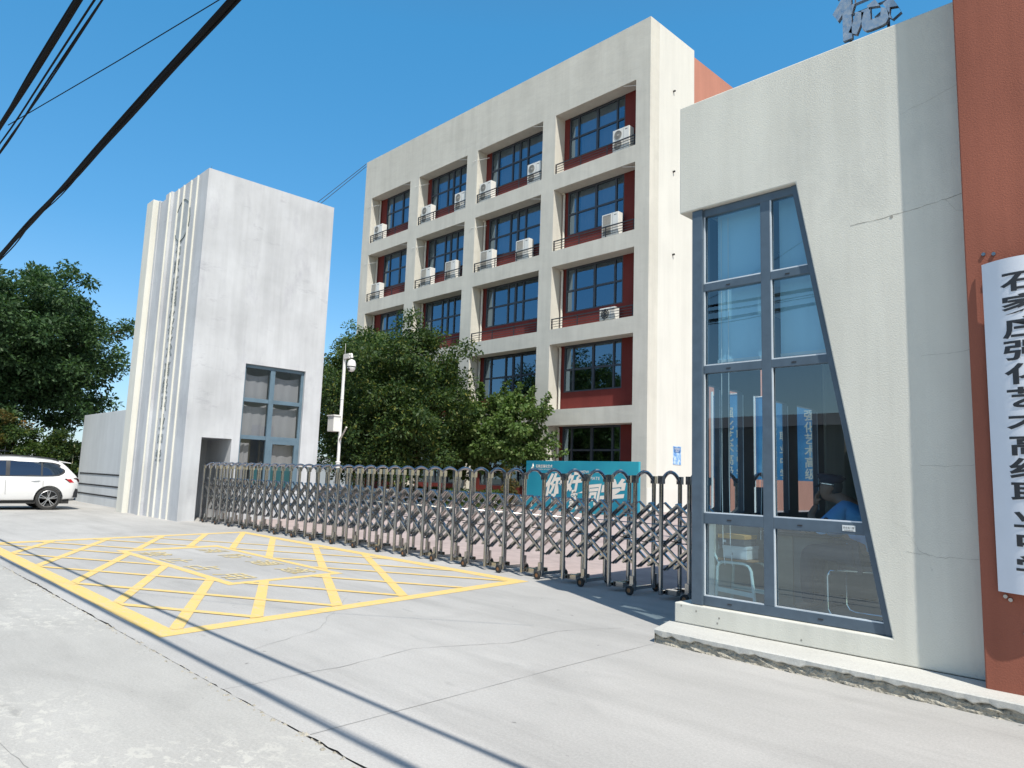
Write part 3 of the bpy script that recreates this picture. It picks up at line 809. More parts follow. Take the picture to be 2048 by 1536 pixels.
P = [(gx, gy, sz + .10), (gx + .03, gy, sz + .24), (gx + .02, gy, sz + .37), (gx - .05, gy, sz + .50), (gx - .145, gy, sz + .575), (gx - .20, gy, sz + .61),
     (gx - .285, gy, sz + .610), (gx - .268, gy, sz + .695), (gx - .25, gy, sz + .755),
     (gx - .08, gy - .18, sz + .47), (gx - .27, gy - .25, sz + .30), (gx - .41, gy - .12, sz + .42), (gx - .385, gy - .04, sz + .52),
     (gx - .08, gy + .18, sz + .47), (gx - .24, gy + .25, sz + .29), (gx - .47, gy + .16, sz + .255),
     (gx - .05, gy - .10, sz + .08), (gx - .44, gy - .12, sz + .09), (gx - .46, gy - .12, FZ + .30), (gx - .44, gy - .12, FZ + .09), (gx - .58, gy - .12, FZ + .05),
     (gx - .05, gy + .10, sz + .08), (gx - .44, gy + .12, sz + .09), (gx - .46, gy + .12, FZ + .30), (gx - .44, gy + .12, FZ + .09), (gx - .58, gy + .12, FZ + .05)]
E_ = [(0, 1), (1, 2), (2, 3), (3, 4), (4, 5), (5, 6), (6, 7), (7, 8), (3, 9), (9, 10), (10, 11), (11, 12), (3, 13), (13, 14), (14, 15), (0, 16), (16, 17), (17, 18), (18, 19), (19, 20), (0, 21), (21, 22), (22, 23), (23, 24), (24, 25)]
RD = [.13, (.13, .15), (.13, .16), (.10, .12), .066, .060, (.098, .088), (.128, .104), (.085, .08), .062, .046, .036, .027, .062, .046, .030, .085, .065, .05, .04, .035, .085, .065, .05, .04, .035]
RD[17] = .062
body = skin('body', P, E_, RD, M['skin'], pe, 2)
# shirt, trousers as shells following the body
PS = [P[0], P[1], P[2], P[3], (P[4][0] + .02, gy, P[4][2] - .03), P[9], P[10], (gx - .32, gy - .20, sz + .345), P[13], P[14], (gx - .40, gy + .19, sz + .262)]
skin('shirt', PS, [(0, 1), (1, 2), (2, 3), (3, 4), (3, 5), (5, 6), (6, 7), (3, 8), (8, 9), (9, 10)], [.15, (.16, .175), (.16, .185), (.15, .17), .085, .095, .078, .060, .095, .078, .052], M['shirt'], pe, 2)
PT = [P[0], P[16], P[17], P[18], P[19], P[21], P[22], P[23], P[24]]
skin('trousers', PT, [(0, 1), (1, 2), (2, 3), (3, 4), (0, 5), (5, 6), (6, 7), (7, 8)], [.150, .10, .078, .063, .06, .10, .078, .063, .06], M['navy'], pe, 2)
mb = MB()                                                       # face details: nose, brow, ear, chin
hx, hz = gx - .262, sz + .672
mb.lathe([(0.001, .032), (.010, .02), (.017, 0), (.014, -.01)], (hx - .098, gy, hz - .018), (-1, 0, -.25), 8)
mb.lathe([(.001, -.012), (.026, -.010), (.032, 0), (.026, .010), (.001, .012)], (hx + .012, gy - .078, hz - .01), (0, 1, 0), 10)
mb.lathe([(.001, -.012), (.026, -.010), (.032, 0), (.026, .010), (.001, .012)], (hx + .012, gy + .078, hz - .01), (0, 1, 0), 10)
mb.build('face', M['skin'], pe, smooth=True)
mb = MB()
for s_ in (-1, 1): mb.lathe([(.001, -.006), (.008, 0), (.001, .006)], (hx - .088, gy + s_ * .032, hz + .006), (-1, 0, 0), 8)
mb.bar((hx - .094, gy - .022, hz - .062), (hx - .094, gy + .022, hz - .062), .006, .006)
mb.build('eyes', M['blackpaint'], pe)
# fingers of the raised hand, curled to the chin
hv = []; he = []; hr_ = []
wr = Vector((gx - .385, gy - .04, sz + .52)); palm = wr + Vector((.0, .012, .055))
hv += [tuple(wr), tuple(palm)]; he.append((0, 1)); hr_ += [.026, (.032, .020)]
for i, (dy, ln) in enumerate(((-.030, .9), (-.010, 1.0), (.010, .96), (.028, .8))):
    b0 = palm + Vector((.0, dy, .022)); b1 = b0 + Vector((.010, 0, .034 * ln)); b2 = b1 + Vector((.030 * ln, 0, .012)); k0 = len(hv)
    hv += [tuple(b0), tuple(b1), tuple(b2)]; he += [(1, k0), (k0, k0 + 1), (k0 + 1, k0 + 2)]; hr_ += [.0095, .009, .0075]
k0 = len(hv); t0 = palm + Vector((.022, -.026, -.012)); hv += [tuple(t0), tuple(t0 + Vector((.030, -.004, .024)))]; he += [(1, k0), (k0, k0 + 1)]; hr_ += [.011, .009]
skin('hand', hv, he, hr_, M['skin'], pe, 1)
hv = []; he = []; hr_ = []
wr = Vector((gx - .47, gy + .16, sz + .255)); palm = wr + Vector((-.07, 0, -.012))
hv += [tuple(wr), tuple(palm)]; he.append((0, 1)); hr_ += [.028, (.036, .018)]
for i, (dy, ln) in enumerate(((-.030, .9), (-.010, 1.0), (.010, .96), (.028, .8))):
    b0 = palm + Vector((-.03, dy, 0)); b1 = b0 + Vector((-.034 * ln, 0, .004)); b2 = b1 + Vector((-.03 * ln, 0, -.014)); k0 = len(hv)
    hv += [tuple(b0), tuple(b1), tuple(b2)]; he += [(1, k0), (k0, k0 + 1), (k0 + 1, k0 + 2)]; hr_ += [.0095, .009, .0075]
k0 = len(hv); t0 = palm + Vector((.0, -.036, 0)); hv += [tuple(t0), tuple(t0 + Vector((-.035, -.018, -.004)))]; he += [(1, k0), (k0, k0 + 1)]; hr_ += [.011, .009]
skin('hand', hv, he, hr_, M['skin'], pe, 1)
mb = MB()                                                       # hair
hv_ = []
for k, (rz_, rx_) in enumerate(((-.075, .070), (-.04, .088), (0, .097), (.04, .099))):
    for a_ in np.linspace(R(78), R(282), 15): hv_.append((hx + .012 - rx_ * math.cos(a_) * 1.06, gy + rx_ * .86 * math.sin(a_), hz + .028 + rz_))
mb.add(hv_, [(k * 15 + q, k * 15 + q + 1, (k + 1) * 15 + q + 1, (k + 1) * 15 + q) for k in range(3) for q in range(14)]); mb.build('hair', M['blackpaint'], pe, smooth=True, fix=False)
mb = MB()                                                       # peaked cap
mb.lathe([(.093, 0), (.097, .035)], (hx, gy, hz + .045), (.12, 0, 1), 24)
mb.lathe([(.097, .035), (.128, .075), (.132, .088), (.10, .105), (.001, .108)], (hx, gy, hz + .045), (.12, 0, 1), 24)
mb.add([(hx - .08, gy - .075, hz + .05), (hx - .097, gy, hz + .055), (hx - .08, gy + .075, hz + .05), (hx - .135, gy + .05, hz + .025), (hx - .155, gy, hz + .02), (hx - .135, gy - .05, hz + .025)], [(0, 1, 4, 5), (1, 2, 3, 4)])
cp = mb.build('cap', M['navy'], pe, smooth=True, fix=False)
mb = MB(); mb.lathe([(.0975, 0), (.0985, .010)], (hx - .0006, gy, hz + .052), (.12, 0, 1), 24); mb.lathe([(.001, .006), (.018, .002), (.018, 0)], (hx - .098, gy, hz + .098), (-1, 0, .1), 8); mb.build('cap_badge', M['chrome'], cp)
mb = MB(); mb.lathe([(.001, .004), (.030, .002), (.034, 0)], (gx - .19, gy - .295, sz + .385), (-.3, -1, .1), 12); mb.build('shoulder_patch', M['navy'], pe)

# ------------------------------------------------------------------ retractable gate
SP = .429; GX0 = -21.02; NF = 40; YF, YB = 8.25, 8.70
gt = empty('retractable_gate', (-12.6, 8.47, 0), 'long stainless steel retractable gate stretched across the school entrance', 'gate')
for i in range(NF):
    x = GX0 + SP * i
    f = MB()
    for y in (YF, YB):
        f.tube([(x, y, .055), (x, y, 1.56)], .030, 12)
        f.box(x - .036, x + .036, y - .034, y + .034, 1.50, 1.605)
    arc = []
    for k in range(13):
        u = k / 12; y = YF + .035 + (YB - YF - .07) * u; arc.append((x, y, 1.555 + .105 * math.sin(math.pi * u) ** .75))
    f.tube(arc, .026, 8)
    f.bar((x, YF, .085), (x, YB, .085), .03, .045)
    fo = f.build('arched_frame', M['steel'], gt, smooth='auto', fix=True)
    if i % 2 == 1:
        for y, s_ in ((YF, -1), (YB, 1)):
            c = MB()
            c.box(x - .028, x + .028, min(y + s_ * .03, y + s_ * .06), max(y + s_ * .03, y + s_ * .06), .13, .25); c.box(x - .022, x + .022, min(y + s_ * .045, y + s_ * .075), max(y + s_ * .045, y + s_ * .075), .06, .14)
            br = c.build('caster_bracket', M['bars'], fo)
            c = MB(); yc = y + s_ * .085
            c.lathe([(.03, -.02), (.05, -.022), (.06, -.016), (.062, 0), (.06, .016), (.05, .022), (.03, .02)], (x - .012, yc, .062), (0, 1, 0), 16)
            wh = c.mat(1).lathe([(.001, -.019), (.03, -.017), (.032, 0), (.03, .017), (.001, .019)], (x - .012, yc, .062), (0, 1, 0), 10).build('caster_wheel', [M['rubber'], M['rust']], fo, smooth='auto')
    else:
        c = MB()
        c.box(x + .03, x + .20, YF + .06, YF + .16, .055, .125); c.box(x + .03, x + .20, YB - .17, YB - .07, .055, .125)
        c.each('chassis_block', M['bars'], fo)
lat = None
Zt_, Zl_ = 1.24, .37
for i in range(NF - 1):
    x = GX0 + SP * i
    c = MB()
    def lb(y, s_, w=.026, h=.034):
        xa = x - .5 * SP * s_; xb = x + 2.0 * SP * s_
        if s_ < 0: xa, xb = x + 1.5 * SP, x - 1.0 * SP
        p, q = (xa, y, Zt_), (xb, y, Zl_)
        lo, hi = GX0 - .02, GX0 + SP * (NF - 1) + .05
        def cut(a, b):
            a = Vector(a); b = Vector(b)
            if a.x < lo: a = a + (b - a) * ((lo - a.x) / (b.x - a.x))
            if a.x > hi: a = a + (b - a) * ((hi - a.x) / (b.x - a.x))
            return a
        p2 = cut(p, q); q2 = cut(q, p)
        c.bar(p2, q2, w, h, up=(0, 1, 0))
    lb(YF + .045, 1); lb(YB - .045, 1)
    lb(YF + .085, -1); lb(YF + .135, -1); lb(YB - .085, -1); lb(YB - .135, -1)
    xm = x + .5 * SP
    for z in (1.07, .72): c.tube([(xm, YF + .03, z), (xm, YB - .03, z)], .009, 6)
    c.tube([(x - .02, YF + .05, .96), (x + SP + .02, YF + .05, .96)], .006, 5)
    for z in (1.23, .38): c.lathe([(.001, -.01), (.014, -.008), (.014, .0)], (x - .5 * SP if z > 1 else x, YF + .028, z), (0, 1, 0), 8)
    c.build('scissor_lattice', M['bars'], gt)
c = MB(); c.tube([(GX0 + SP * k, 8.49 + .02 * (k % 2), .74 - .05 * (k % 2)) for k in range(24, NF)], .006, 5); c.build('power_cord', M['cable'], gt)

# ------------------------------------------------------------------ gate tower (left)
tw = empty('gate_tower', (-23.4, 9.7, 0), 'tall grey plastered gate tower with vertical ribs and a curtained window', 'tower')
mb = MB()
TX, TZ = -21.1, 10.34
mb.wall('x', [7.64, 8.12, 9.0, 9.24, 11.22, 11.83], [-.05, .9, 2.38, 4.68, TZ], [(8.12, 9.0, -.1, 2.38), (9.24, 11.22, .9, 4.68)], TX, TX - .16)
mb.box(-25.0, TX - .16, 11.67, 11.83, -.05, TZ)
mb.box(-25.25, -25.09, 7.6, 11.83, -.05, TZ)
mb.box(-25.09, TX - .16, 7.80, 11.67, TZ - .25, TZ - .1)
# front: stepped planes
mb.box(-23.95, TX - .16, 7.64, 7.80, -.05, TZ)
mb.box(-24.45, -23.95, 7.56, 7.80, -.05, TZ + .02)
mb.box(-25.25, -24.45, 7.62, 7.80, -.05, TZ - .06)
# niche lining where the folded gate runs in
mb.box(-22.9, TX - .16, 7.98, 8.12, -.05, 2.5); mb.box(-22.9, TX - .16, 9.0, 9.10, -.05, 2.5); mb.box(-22.9, TX - .16, 8.12, 9.0, 2.38, 2.5); mb.box(-23.0, -22.9, 7.98, 9.10, -.05, 2.5)
mb.build('wall', M['gate_tower'], tw)
mb = MB(); mb.box(-25.92, -25.30, 7.44, 7.62, -.05, TZ + .06); mb.box(-25.92, -25.25, 7.62, 8.3, -.05, TZ + .06); mb.build('fin', M['fin'], tw, bevel=.01)
for x, w_ in ((-23.97, .035), (-23.42, .035), (-22.95, .035), (-22.37, .035), (-21.84, .035)):
    mb = MB(); y = 7.59 if x > -23.9 else 7.51
    mb.box(x - w_, x, y, 7.638 if x > -23.9 else 7.558, -.05, TZ - .03); mb.build('rib', M['fin'], tw)
# adhesive outlines of removed characters
mb = MB()
for i, chh in enumerate("石家庄强化艺术高级职业中学"):
    put_text(mb, chh, (-23.02 + random.uniform(-.03, .03), 7.632, 8.25 - i * .54), (1, 0, 0), (0, 0, 1), (0, -1, 0), .50, 1.0, .01, fill='NONE', bevel=.009, res=1)
ov = [(-22.93 + .62 * math.cos(a) * (1 + random.uniform(-.03, .03)), 7.632, 9.15 + .66 * math.sin(a) * (1 + random.uniform(-.03, .03))) for a in np.linspace(0, 6.283, 28)]
mb.tube(ov, .014, 5)
mb.build('letter_trace', M['trace'], tw, fix=False)
mb = MB(); n = 28
mb.add([(p[0], 7.636, p[2]) for p in ov], [tuple(range(len(ov)))]); mb.build('logo_trace', M['trace_fill'], tw, fix=False)
# window
fr = MB(); x0, x1 = TX - .16, TX - .09
zb, zt, ya, yb = .90, 4.68, 9.24, 11.22
ym = 10.17
fr.box(x0, x1, ya, ya + .07, zb, zt); fr.box(x0, x1, yb - .09, yb, zb, zt); fr.box(x0, x1 + .012, ym - .075, ym + .075, zb + .07, zt - .1)
fr.box(x0, x1, ya + .07, yb - .09, zt - .1, zt); fr.box(x0, x1, ya + .07, yb - .09, zb, zb + .07)
for z in (2.47, 3.60):
    fr.box(x0, x1, ya + .07, ym - .075, z - .06, z + .06); fr.box(x0, x1, ym + .075, yb - .09, z - .06, z + .06)
fr.box(x0, x1 + .012, ym + .075, ym + .15, zb + .07, 2.41); fr.box(x0, x1 + .012, yb - .17, yb - .09, zb + .07, 2.41); fr.box(x0, x1 + .012, ym + .15, yb - .17, 2.30, 2.41)
tw_w = fr.build('window', M['tframe'], tw, bevel=.004)
g = MB(); g.add([(TX - .12, ya, zb), (TX - .12, yb, zb), (TX - .12, yb, zt), (TX - .12, ya, zt)], [(0, 1, 2, 3)]); g.build('pane', M['tglass'], tw_w, fix=False)
g = MB(); sd_i = 0
for (a, b) in ((ya + .05, ym - .05), (ym + .05, yb - .07)):
    for (c_, d_) in ((2.5, 3.5), (3.62, 4.45)):
        sd_i += 1; curtain_sheet(g, a, b, TX - .30, c_ - .05, d_, .020, 3, 'x', sd_i, sag=.09)
curtain_sheet(g, ym + .05, yb - .1, TX - .30, 1.4, 2.36, .02, 3, 'x', 9, sag=.08)
curtain_sheet(g, ya + .03, ya + .45, TX - .34, .95, 2.3, .03, 3, 'x', 10)
g.build('curtain', M['greycurtain'], tw_w, smooth=True, fix=False)
g = MB(); curtain_sheet(g, ym + .06, yb - .1, TX - .27, .95, 1.62, .004, 2, 'x', 11); curtain_sheet(g, ya + .5, ym - .05, TX - .27, .95, 1.55, .004, 2, 'x', 12); g.build('lower_cloth', M['tealcloth'], tw_w, fix=False)
g = MB(); g.box(TX - 1.9, TX - 1.8, 9.1, 11.6, 0, 5); g.build('inner_wall', plain('room_wall', (.35, .35, .34), .9), tw)
mb = MB(); mb.tube([(-21.2, 7.74, TZ), (-21.2, 7.74, TZ + .12)], .004, 4); mb.tube([(-22.9, 11.7, TZ), (-22.9, 11.7, TZ + .45)], .012, 6); mb.each('rooftop_rod', M['wire'], tw)
# low wall left of the tower
lw = empty('boundary_wall', (-30.9, 8.2, 0), 'low pale boundary wall with three black grooves joining the ribbed tower', 'wall')
mb = MB(); mb.box(-33.55, -25.92, 8.1, 8.32, -.05, 3.48); mb.build('wall', M['lowwall'], lw, bevel=.01)
mb = MB()
for z in (.36, .72, 1.14): mb.box(-33.3, -27.9, 8.085, 8.098, z - .025, z + .025)
mb.each('groove', M['groove'], lw)
pl = empty('vent_pole', (-29.9, 8.9, 0), 'white post rising behind the low boundary wall', 'pole')
mb = MB(); mb.tube([(-29.9, 8.7, -.05), (-29.9, 8.7, 4.1)], .05, 12); mb.build('post', M['white'], pl, smooth='auto')
mb = MB(); mb.lathe([(.056, 0), (.056, .03), (.02, .045), (.001, .046)], (-29.9, 8.7, 4.09), (0, 0, 1), 12); mb.build('cap', M['white'], pl)

# ------------------------------------------------------------------ main school building
FY = 25.0; WY = 25.7
cols = [(-39.75, -35.46), (-34.55, -30.06), (-29.17, -24.17), (-23.3, -18.40)]
rows = [(16.50, 19.60), (12.56, 15.70), (8.67, 11.78), (4.79, 7.93), (.62, 4.04)]
BX0, BX1, BZ = -40.62, -17.63, 22.35
bu = empty('school_building', (-29.1, 30, 0), 'five-storey cream concrete school building with deep square window bays and dark red panels', 'building')
us = [BX0, BX1] + [v for c in cols for v in c]; zs = [-.1, BZ] + [v for r_ in rows for v in r_]
holes = [(c[0], c[1], r_[0], r_[1]) for c in cols for r_ in rows]
mb = MB(); mb.wall('y', us, zs, holes, FY, WY); mb.build('facade', M['facade'], bu)
mb = MB(); mb.box(BX1 - .3, BX1, WY, 28.6, -.1, BZ); mb.box(BX0, BX0 + .3, WY, 36, -.1, BZ); mb.each('side_wall', plaster('side_plaster', (.70, .695, .65), .03, .04, 40, .2, .005), bu)
mb = MB(); mb.box(BX1 - .3, BX1, 28.6, 46, -.1, BZ - .34); mb.build('red_wing', M['wing'], bu)
mb = MB(); mb.box(BX0 + .3, BX1 - .3, WY, 46, BZ - .9, BZ - .7); mb.build('roof', M['facade'], bu)
mb = MB(); mb.box(BX1, BX1 + .02, 25.02, 28.6, .25, 1.32); mb.build('plinth_band', plaster('plinth', (.68, .675, .64), .03, .03, 40, .2, .005), bu)
mb = MB()
for z in (19.5, 15.6, 11.7): mb.lathe([(.001, -.01), (.045, -.01), (.045, .10), (.03, .10), (.03, .0)], (BX1, 26.83, z), (1, 0, 0), 10)
mb.each('vent_pipe', M['acdark'], bu)
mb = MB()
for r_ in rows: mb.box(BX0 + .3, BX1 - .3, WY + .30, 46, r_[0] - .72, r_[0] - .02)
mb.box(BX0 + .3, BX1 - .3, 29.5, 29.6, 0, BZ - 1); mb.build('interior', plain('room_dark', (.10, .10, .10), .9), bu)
wincols = [  # window left, right, mullions
    (-38.96, -35.50, [-38.28, -37.17, -36.1]), (-34.22, -30.08, [-33.63, -32.62, -32.11, -31.52, -30.45]),
    (-28.78, -24.19, [-28.2, -27.07, -26.52, -25.93, -24.75]), (-22.98, -19.52, [-22.4, -21.2, -20.0])]
for ri, (z0, z1) in enumerate(rows):
    for ci, (xa, xb) in enumerate(cols):
        wa, wb_, mul = wincols[ci]
        sill = z0 + .88 if ri < 4 else z0 + .5
        p = MB()
        p.box(xa - .1, xb + .1, WY + .002, WY + .14, z0 - .1, sill)
        p.box(xa - .1, wa, WY + .002, WY + .14, sill, z1 + .1)
        if xb - wb_ > .2: p.box(wb_, xb + .1, WY + .002, WY + .14, sill, z1 + .1)
        p.build('red_panel', M['darkred'], bu)
        f = MB(); ya_, yb_ = WY + .03, WY + .11
        f.box(wa, wa + .07, ya_, yb_, sill, z1); f.box(wb_ - .07, wb_, ya_, yb_, sill, z1)
        f.box(wa + .07, wb_ - .07, ya_, yb_, sill, sill + .07); f.box(wa + .07, wb_ - .07, ya_, yb_, z1 - .10, z1)
        tz = z0 + 1.96 if ri < 4 else z0 + 2.3
        for k_, m_ in enumerate(mul):
            hw = .045 if k_ != len(mul) // 2 else .06
            f.box(m_ - hw, m_ + hw, ya_ - .01, yb_, sill + .07, z1 - .10)
        seg = [wa + .07] + [v for m_ in mul for v in (m_ - .045, m_ + .045)] + [wb_ - .07]
        for k_ in range(0, len(seg), 2):
            f.box(seg[k_] - .003, seg[k_ + 1] + .003, ya_, yb_, tz - .045, tz + .045)
        w = f.build('window', M['darkframe'], bu)
        g = MB()
        ed = [wa] + mul + [wb_]
        for k_ in range(len(ed) - 1):
            for (za, zb_) in ((sill, tz), (tz, z1)):
                dy = random.uniform(-.004, .004); dz = random.uniform(-.004, .004)
                g.add([(ed[k_], WY + .07 + dy, za), (ed[k_ + 1], WY + .07 - dy, za), (ed[k_ + 1], WY + .07 - dy + dz, zb_), (ed[k_], WY + .07 + dy + dz, zb_)], [(0, 1, 2, 3)])
        g.build('pane', M['bglass'], w, fix=False)
        if ri < 4:
            c = MB()
            curtain_sheet(c, wa + .02, wa + .42 + .15 * random.random(), WY + .22, sill, z1, .025, 4, seed=ri * 7 + ci)
            if ri in (0, 1):
                curtain_sheet(c, wa + .6, wb_ - .5, WY + .25, sill, z1, .02, 16, seed=ri * 5 + ci)
            c.build('curtain', M['curtain'] if ri != 1 or ci else M['sheer'], w, smooth=True, fix=False)
        if ri < 3:
            rl = MB(); y = FY + .05
            zt_ = z0 + .50
            rl.bar((xa + .03, y, zt_), (xb - .02, y, zt_), .045, .045)
            for k_ in range(3): rl.bar((xa + .03, y, z0 + .12 + .125 * k_), (xb - .02, y, z0 + .12 + .125 * k_), .02, .02)
            n = 3
            for k_ in range(n + 1):
                xx = xa + .08 + (xb - xa - .14) * k_ / n; rl.bar((xx, y, z0), (xx, y, zt_), .035, .035)
            rl.build('railing', M['blackpaint'], bu)
        if ri >= 1 or ci == 0:
            dp = MB(); xx = xa + .17
            dp.tube([(xx - .14, WY - .10, z1 - .03), (xx - .04, WY - .10, z1 - .05), (xx, WY - .10, z1 - .12), (xx, WY - .10, z0 - .0)], .055, 10)
            dp.build('drain_pipe', M['pipe'], bu, smooth='auto')
        if ri < 2:
            cr = MB(); cr.tube([(xb - .02, FY + .25, z1 - .16), (xb - .75, FY + .05, z1 - .02)], .018, 6)
            if ci < 3: cr.tube([(xa - .35, FY - .06, z1 - .55), (xa + .7, FY + .25, z1 - .55)], .012, 5)
            cr.build('clothes_rod', M['white'], bu)

# rooftop flag, blue notice
fl = empty('flag', (-24.0, 25.6, BZ - .7), 'small red flag just showing above the school roof edge', 'flag')
mb = MB(); mb.tube([(-24.0, 25.6, BZ - .7), (-24.0, 25.6, BZ + .42)], .02, 6); mb.build('pole', M['wire'], fl)
mb = MB(); mb.box(-24.0, -23.75, 25.595, 25.605, BZ + .22, BZ + .40); mb.build('cloth', plain('red_cloth', (.62, .04, .10), .7), fl)
nt = empty('notice', (BX1, 27.25, 2.35), 'small blue and white notice on the bright side wall of the school building', 'notice')
mb = MB(); mb.box(BX1 + .001, BX1 + .02, 26.95, 27.54, 2.35, 3.14)
t = NT('notice_print'); k = t.ramp(t.noise(5, 4, .7), [(.38, (.10, .27, .62)), (.55, (.35, .55, .82)), (.66, (.75, .80, .86))]); t.col(k).pr(.5)
mb.build('sheet', t.m, nt)
mb = MB(); mb.box(BX1 + .02, BX1 + .023, 26.99, 27.50, 2.86, 3.10); mb.build('header', plain('notice_blue', (.05, .17, .42), .5), nt)
mb = MB()
for z, s_ in ((3.03, .11), (2.93, .09)): put_text(mb, "中国电信" if z > 3 else "营业厅", (BX1 + .026, 27.245, z), (0, 1, 0), (0, 0, 1), (1, 0, 0), s_)
mb.build('lettering', M['white'], nt, fix=False)

# ------------------------------------------------------------------ air conditioners
def make_ac(kind, x, z, label):
    w_, h_, d_ = (.94, 1.13, .36) if kind != 'small' else (.86, .62, .34)
    y = FY + .13
    a = empty('air_conditioner', (x, y, z), label, 'air conditioner', 'outdoor air conditioner units in the window bays')
    b = MB(); b.box(x, x + w_, y, y + d_, z + .06, z + h_); b.build('casing', M['acwhite'], a, bevel=.012)
    b = MB()
    if kind == 'small': spots = [(x + .32, z + .34, .23)]
    else: spots = [(x + .30, z + .36, .22), (x + .30, z + .85, .22)]
    for cx, cz, r_ in spots:
        if kind == 'twin':
            b.lathe([(r_, -.004), (r_, -.012), (r_ * .93, -.012), (r_ * .93, -.004)], (cx, y, cz), (0, 1, 0), 24)
            for q in (.2, .4, .6, .8): b.lathe([(r_ * q, -.008), (r_ * q + .008, -.008), (r_ * q + .008, -.002)], (cx, y, cz), (0, 1, 0), 20)
            b.lathe([(.001, -.014), (.05, -.012), (.05, -.002)], (cx, y, cz), (0, 1, 0), 12)
        elif kind == 'square':
            for q in range(13):
                xx = cx - r_ + 2 * r_ * q / 12; b.box(xx - .006, xx + .006, y - .012, y - .002, cz - r_, cz + r_)
            for q in (-1, 1): b.box(cx - r_, cx + r_, y - .014, y - .002, cz + q * r_ - .01, cz + q * r_ + .01)
        else:
            for q in (.35, .7, 1.0): b.lathe([(r_ * q, -.010), (r_ * q + .012, -.010), (r_ * q + .012, -.002)], (cx, y, cz), (0, 1, 0), 20)
    b.build('fan_grille', M['acgrille'] if kind != 'small' else M['acwhite'], a)
    b = MB()
    for cx, cz, r_ in spots:
        if kind == 'square': b.box(cx - r_, cx + r_, y - .0035, y - .001, cz - r_, cz + r_)
        else: b.lathe([(.001, -.002), (r_, -.002)], (cx, y, cz), (0, 1, 0), 24)
    b.each('fan_opening', M['acdark'] if kind == 'small' else plain('fan_grey', (.22, .215, .20), .7), a)
    b = MB(); b.box(x + .62, x + .626, y - .003, y + .001, z + .08, z + h_ - .02); b.box(x + .70, x + .84, y - .003, y - .001, z + h_ - .13, z + h_ - .10)
    b.build('panel_seam', M['acdark'] if kind != 'small' else plain('blue_label', (.06, .30, .55), .5), a)
    b = MB()
    for xx in (x + .1, x + w_ - .14): b.box(xx, xx + .05, y + .03, y + d_ - .03, z, z + .06)
    b.each('foot', M['acdark'], a)
    return a
B4, B3, B2, B1 = 'bay beside the bright side wall', 'second bay from the bright side wall', 'third bay from the bright side wall', 'bay farthest from the bright side wall'
acs = [('twin', -19.79, 0, 'twin-fan air conditioner, top floor, ' + B4),
       ('twin', -29.05, 0, 'twin-fan air conditioner, top floor, far end of the ' + B3),
       ('twin', -25.33, 0, 'twin-fan air conditioner, top floor, near end of the ' + B3),
       ('twin', -34.35, 0, 'twin-fan air conditioner, top floor, far end of the ' + B2),
       ('twin', -31.20, 0, 'twin-fan air conditioner, top floor, near end of the ' + B2),
       ('twin', -39.45, 0, 'twin-fan air conditioner, top floor, ' + B1),
       ('square', -20.34, 1, 'square-grille air conditioner, fourth floor, ' + B4),
       ('square', -28.76, 1, 'square-grille air conditioner, fourth floor, far end of the ' + B3),
       ('square', -26.00, 1, 'square-grille air conditioner, fourth floor, middle of the ' + B3),
       ('square', -34.10, 1, 'square-grille air conditioner, fourth floor, far end of the ' + B2),
       ('square', -31.79, 1, 'square-grille air conditioner, fourth floor, middle of the ' + B2),
       ('square', -39.37, 1, 'square-grille air conditioner, fourth floor, ' + B1),
       ('small', -20.38, 2, 'low single-fan air conditioner with a blue label on the third floor')]
protos = {}
for kind, x, fl_, lab in acs:
    z = rows[fl_][0]
    if kind not in protos: protos[kind] = make_ac(kind, x, z, lab)
    else:
        c = copy_tree(protos[kind]); c.location = (x, FY + .13, z); c['label'] = lab

# ------------------------------------------------------------------ blue welcome board in the yard
SY = 22.0; sz0 = yz(SY); sx0, sx1, stz = -21.66, -15.86, 2.28
wb2 = empty('welcome_board', ((sx0 + sx1) / 2, SY, sz0), 'wide teal blue welcome board with white brush lettering behind the gate', 'sign')
t = NT('teal_print'); k = t.ramp(t.noise(.35, 3, .5), [(.3, (.012, .16, .27)), (.5, (.015, .25, .37)), (.72, (.03, .36, .46))])
t.col(k).pr(.5, 0, .4); mteal = t.m
mb = MB(); mb.box(sx0, sx1, SY, SY + .12, sz0 - .02, stz); mb.build('panel', mteal, wb2, bevel=.008)
M['brush'] = plain('brush_white', (.80, .77, .70), .6, var=.03)
tx = MB()
yy = SY - .006
for ch_, x, z, s_, wsc in (("你", -20.05, 1.30, 1.0, .95), ("好", -19.0, 1.46, .92, .95), ("新", -18.85, .74, .72, .95), ("同", -18.0, .98, .88, .85), ("学", -17.05, 1.10, 1.05, 1.15)):
    put_text(tx, ch_, (x, yy, z), (1, .0, .10), (.22, 0, 1), (0, -1, 0), s_, wsc, .035)
put_text(tx, "HELLO", (-19.85, yy, .66), (1, 0, 0), (0, 0, 1), (0, -1, 0), .17, 1.3)
put_text(tx, "NEW", (-18.42, yy, 1.86), (1, 0, 0), (0, 0, 1), (0, -1, 0), .16, 1.2)
put_text(tx, "CLASSMATE", (-18.2, yy, 1.62), (1, 0, 0), (0, 0, 1), (0, -1, 0), .17, 1.2)
put_text(tx, "石家庄强化艺术", (-20.62, yy, 2.06), (1, 0, 0), (0, 0, 1), (0, -1, 0), .135, 1.0, .02)
put_text(tx, "THE SCHOOL ART ACADEMY", (-20.62, yy, 1.93), (1, 0, 0), (0, 0, 1), (0, -1, 0), .075, 1.0)
put_text(tx, "化艺术高", (-18.4, yy, .50), (1, 0, 0), (0, 0, 1), (0, -1, 0), .12, 1.3)
tx.tube([(-21.27, yy, 1.88), (-21.3, yy, 1.96), (-21.24, yy, 2.06), (-21.26, yy, 2.16)], [.02, .05, .04, .008], 6)
tx.build('lettering', M['brush'], wb2, fix=False)

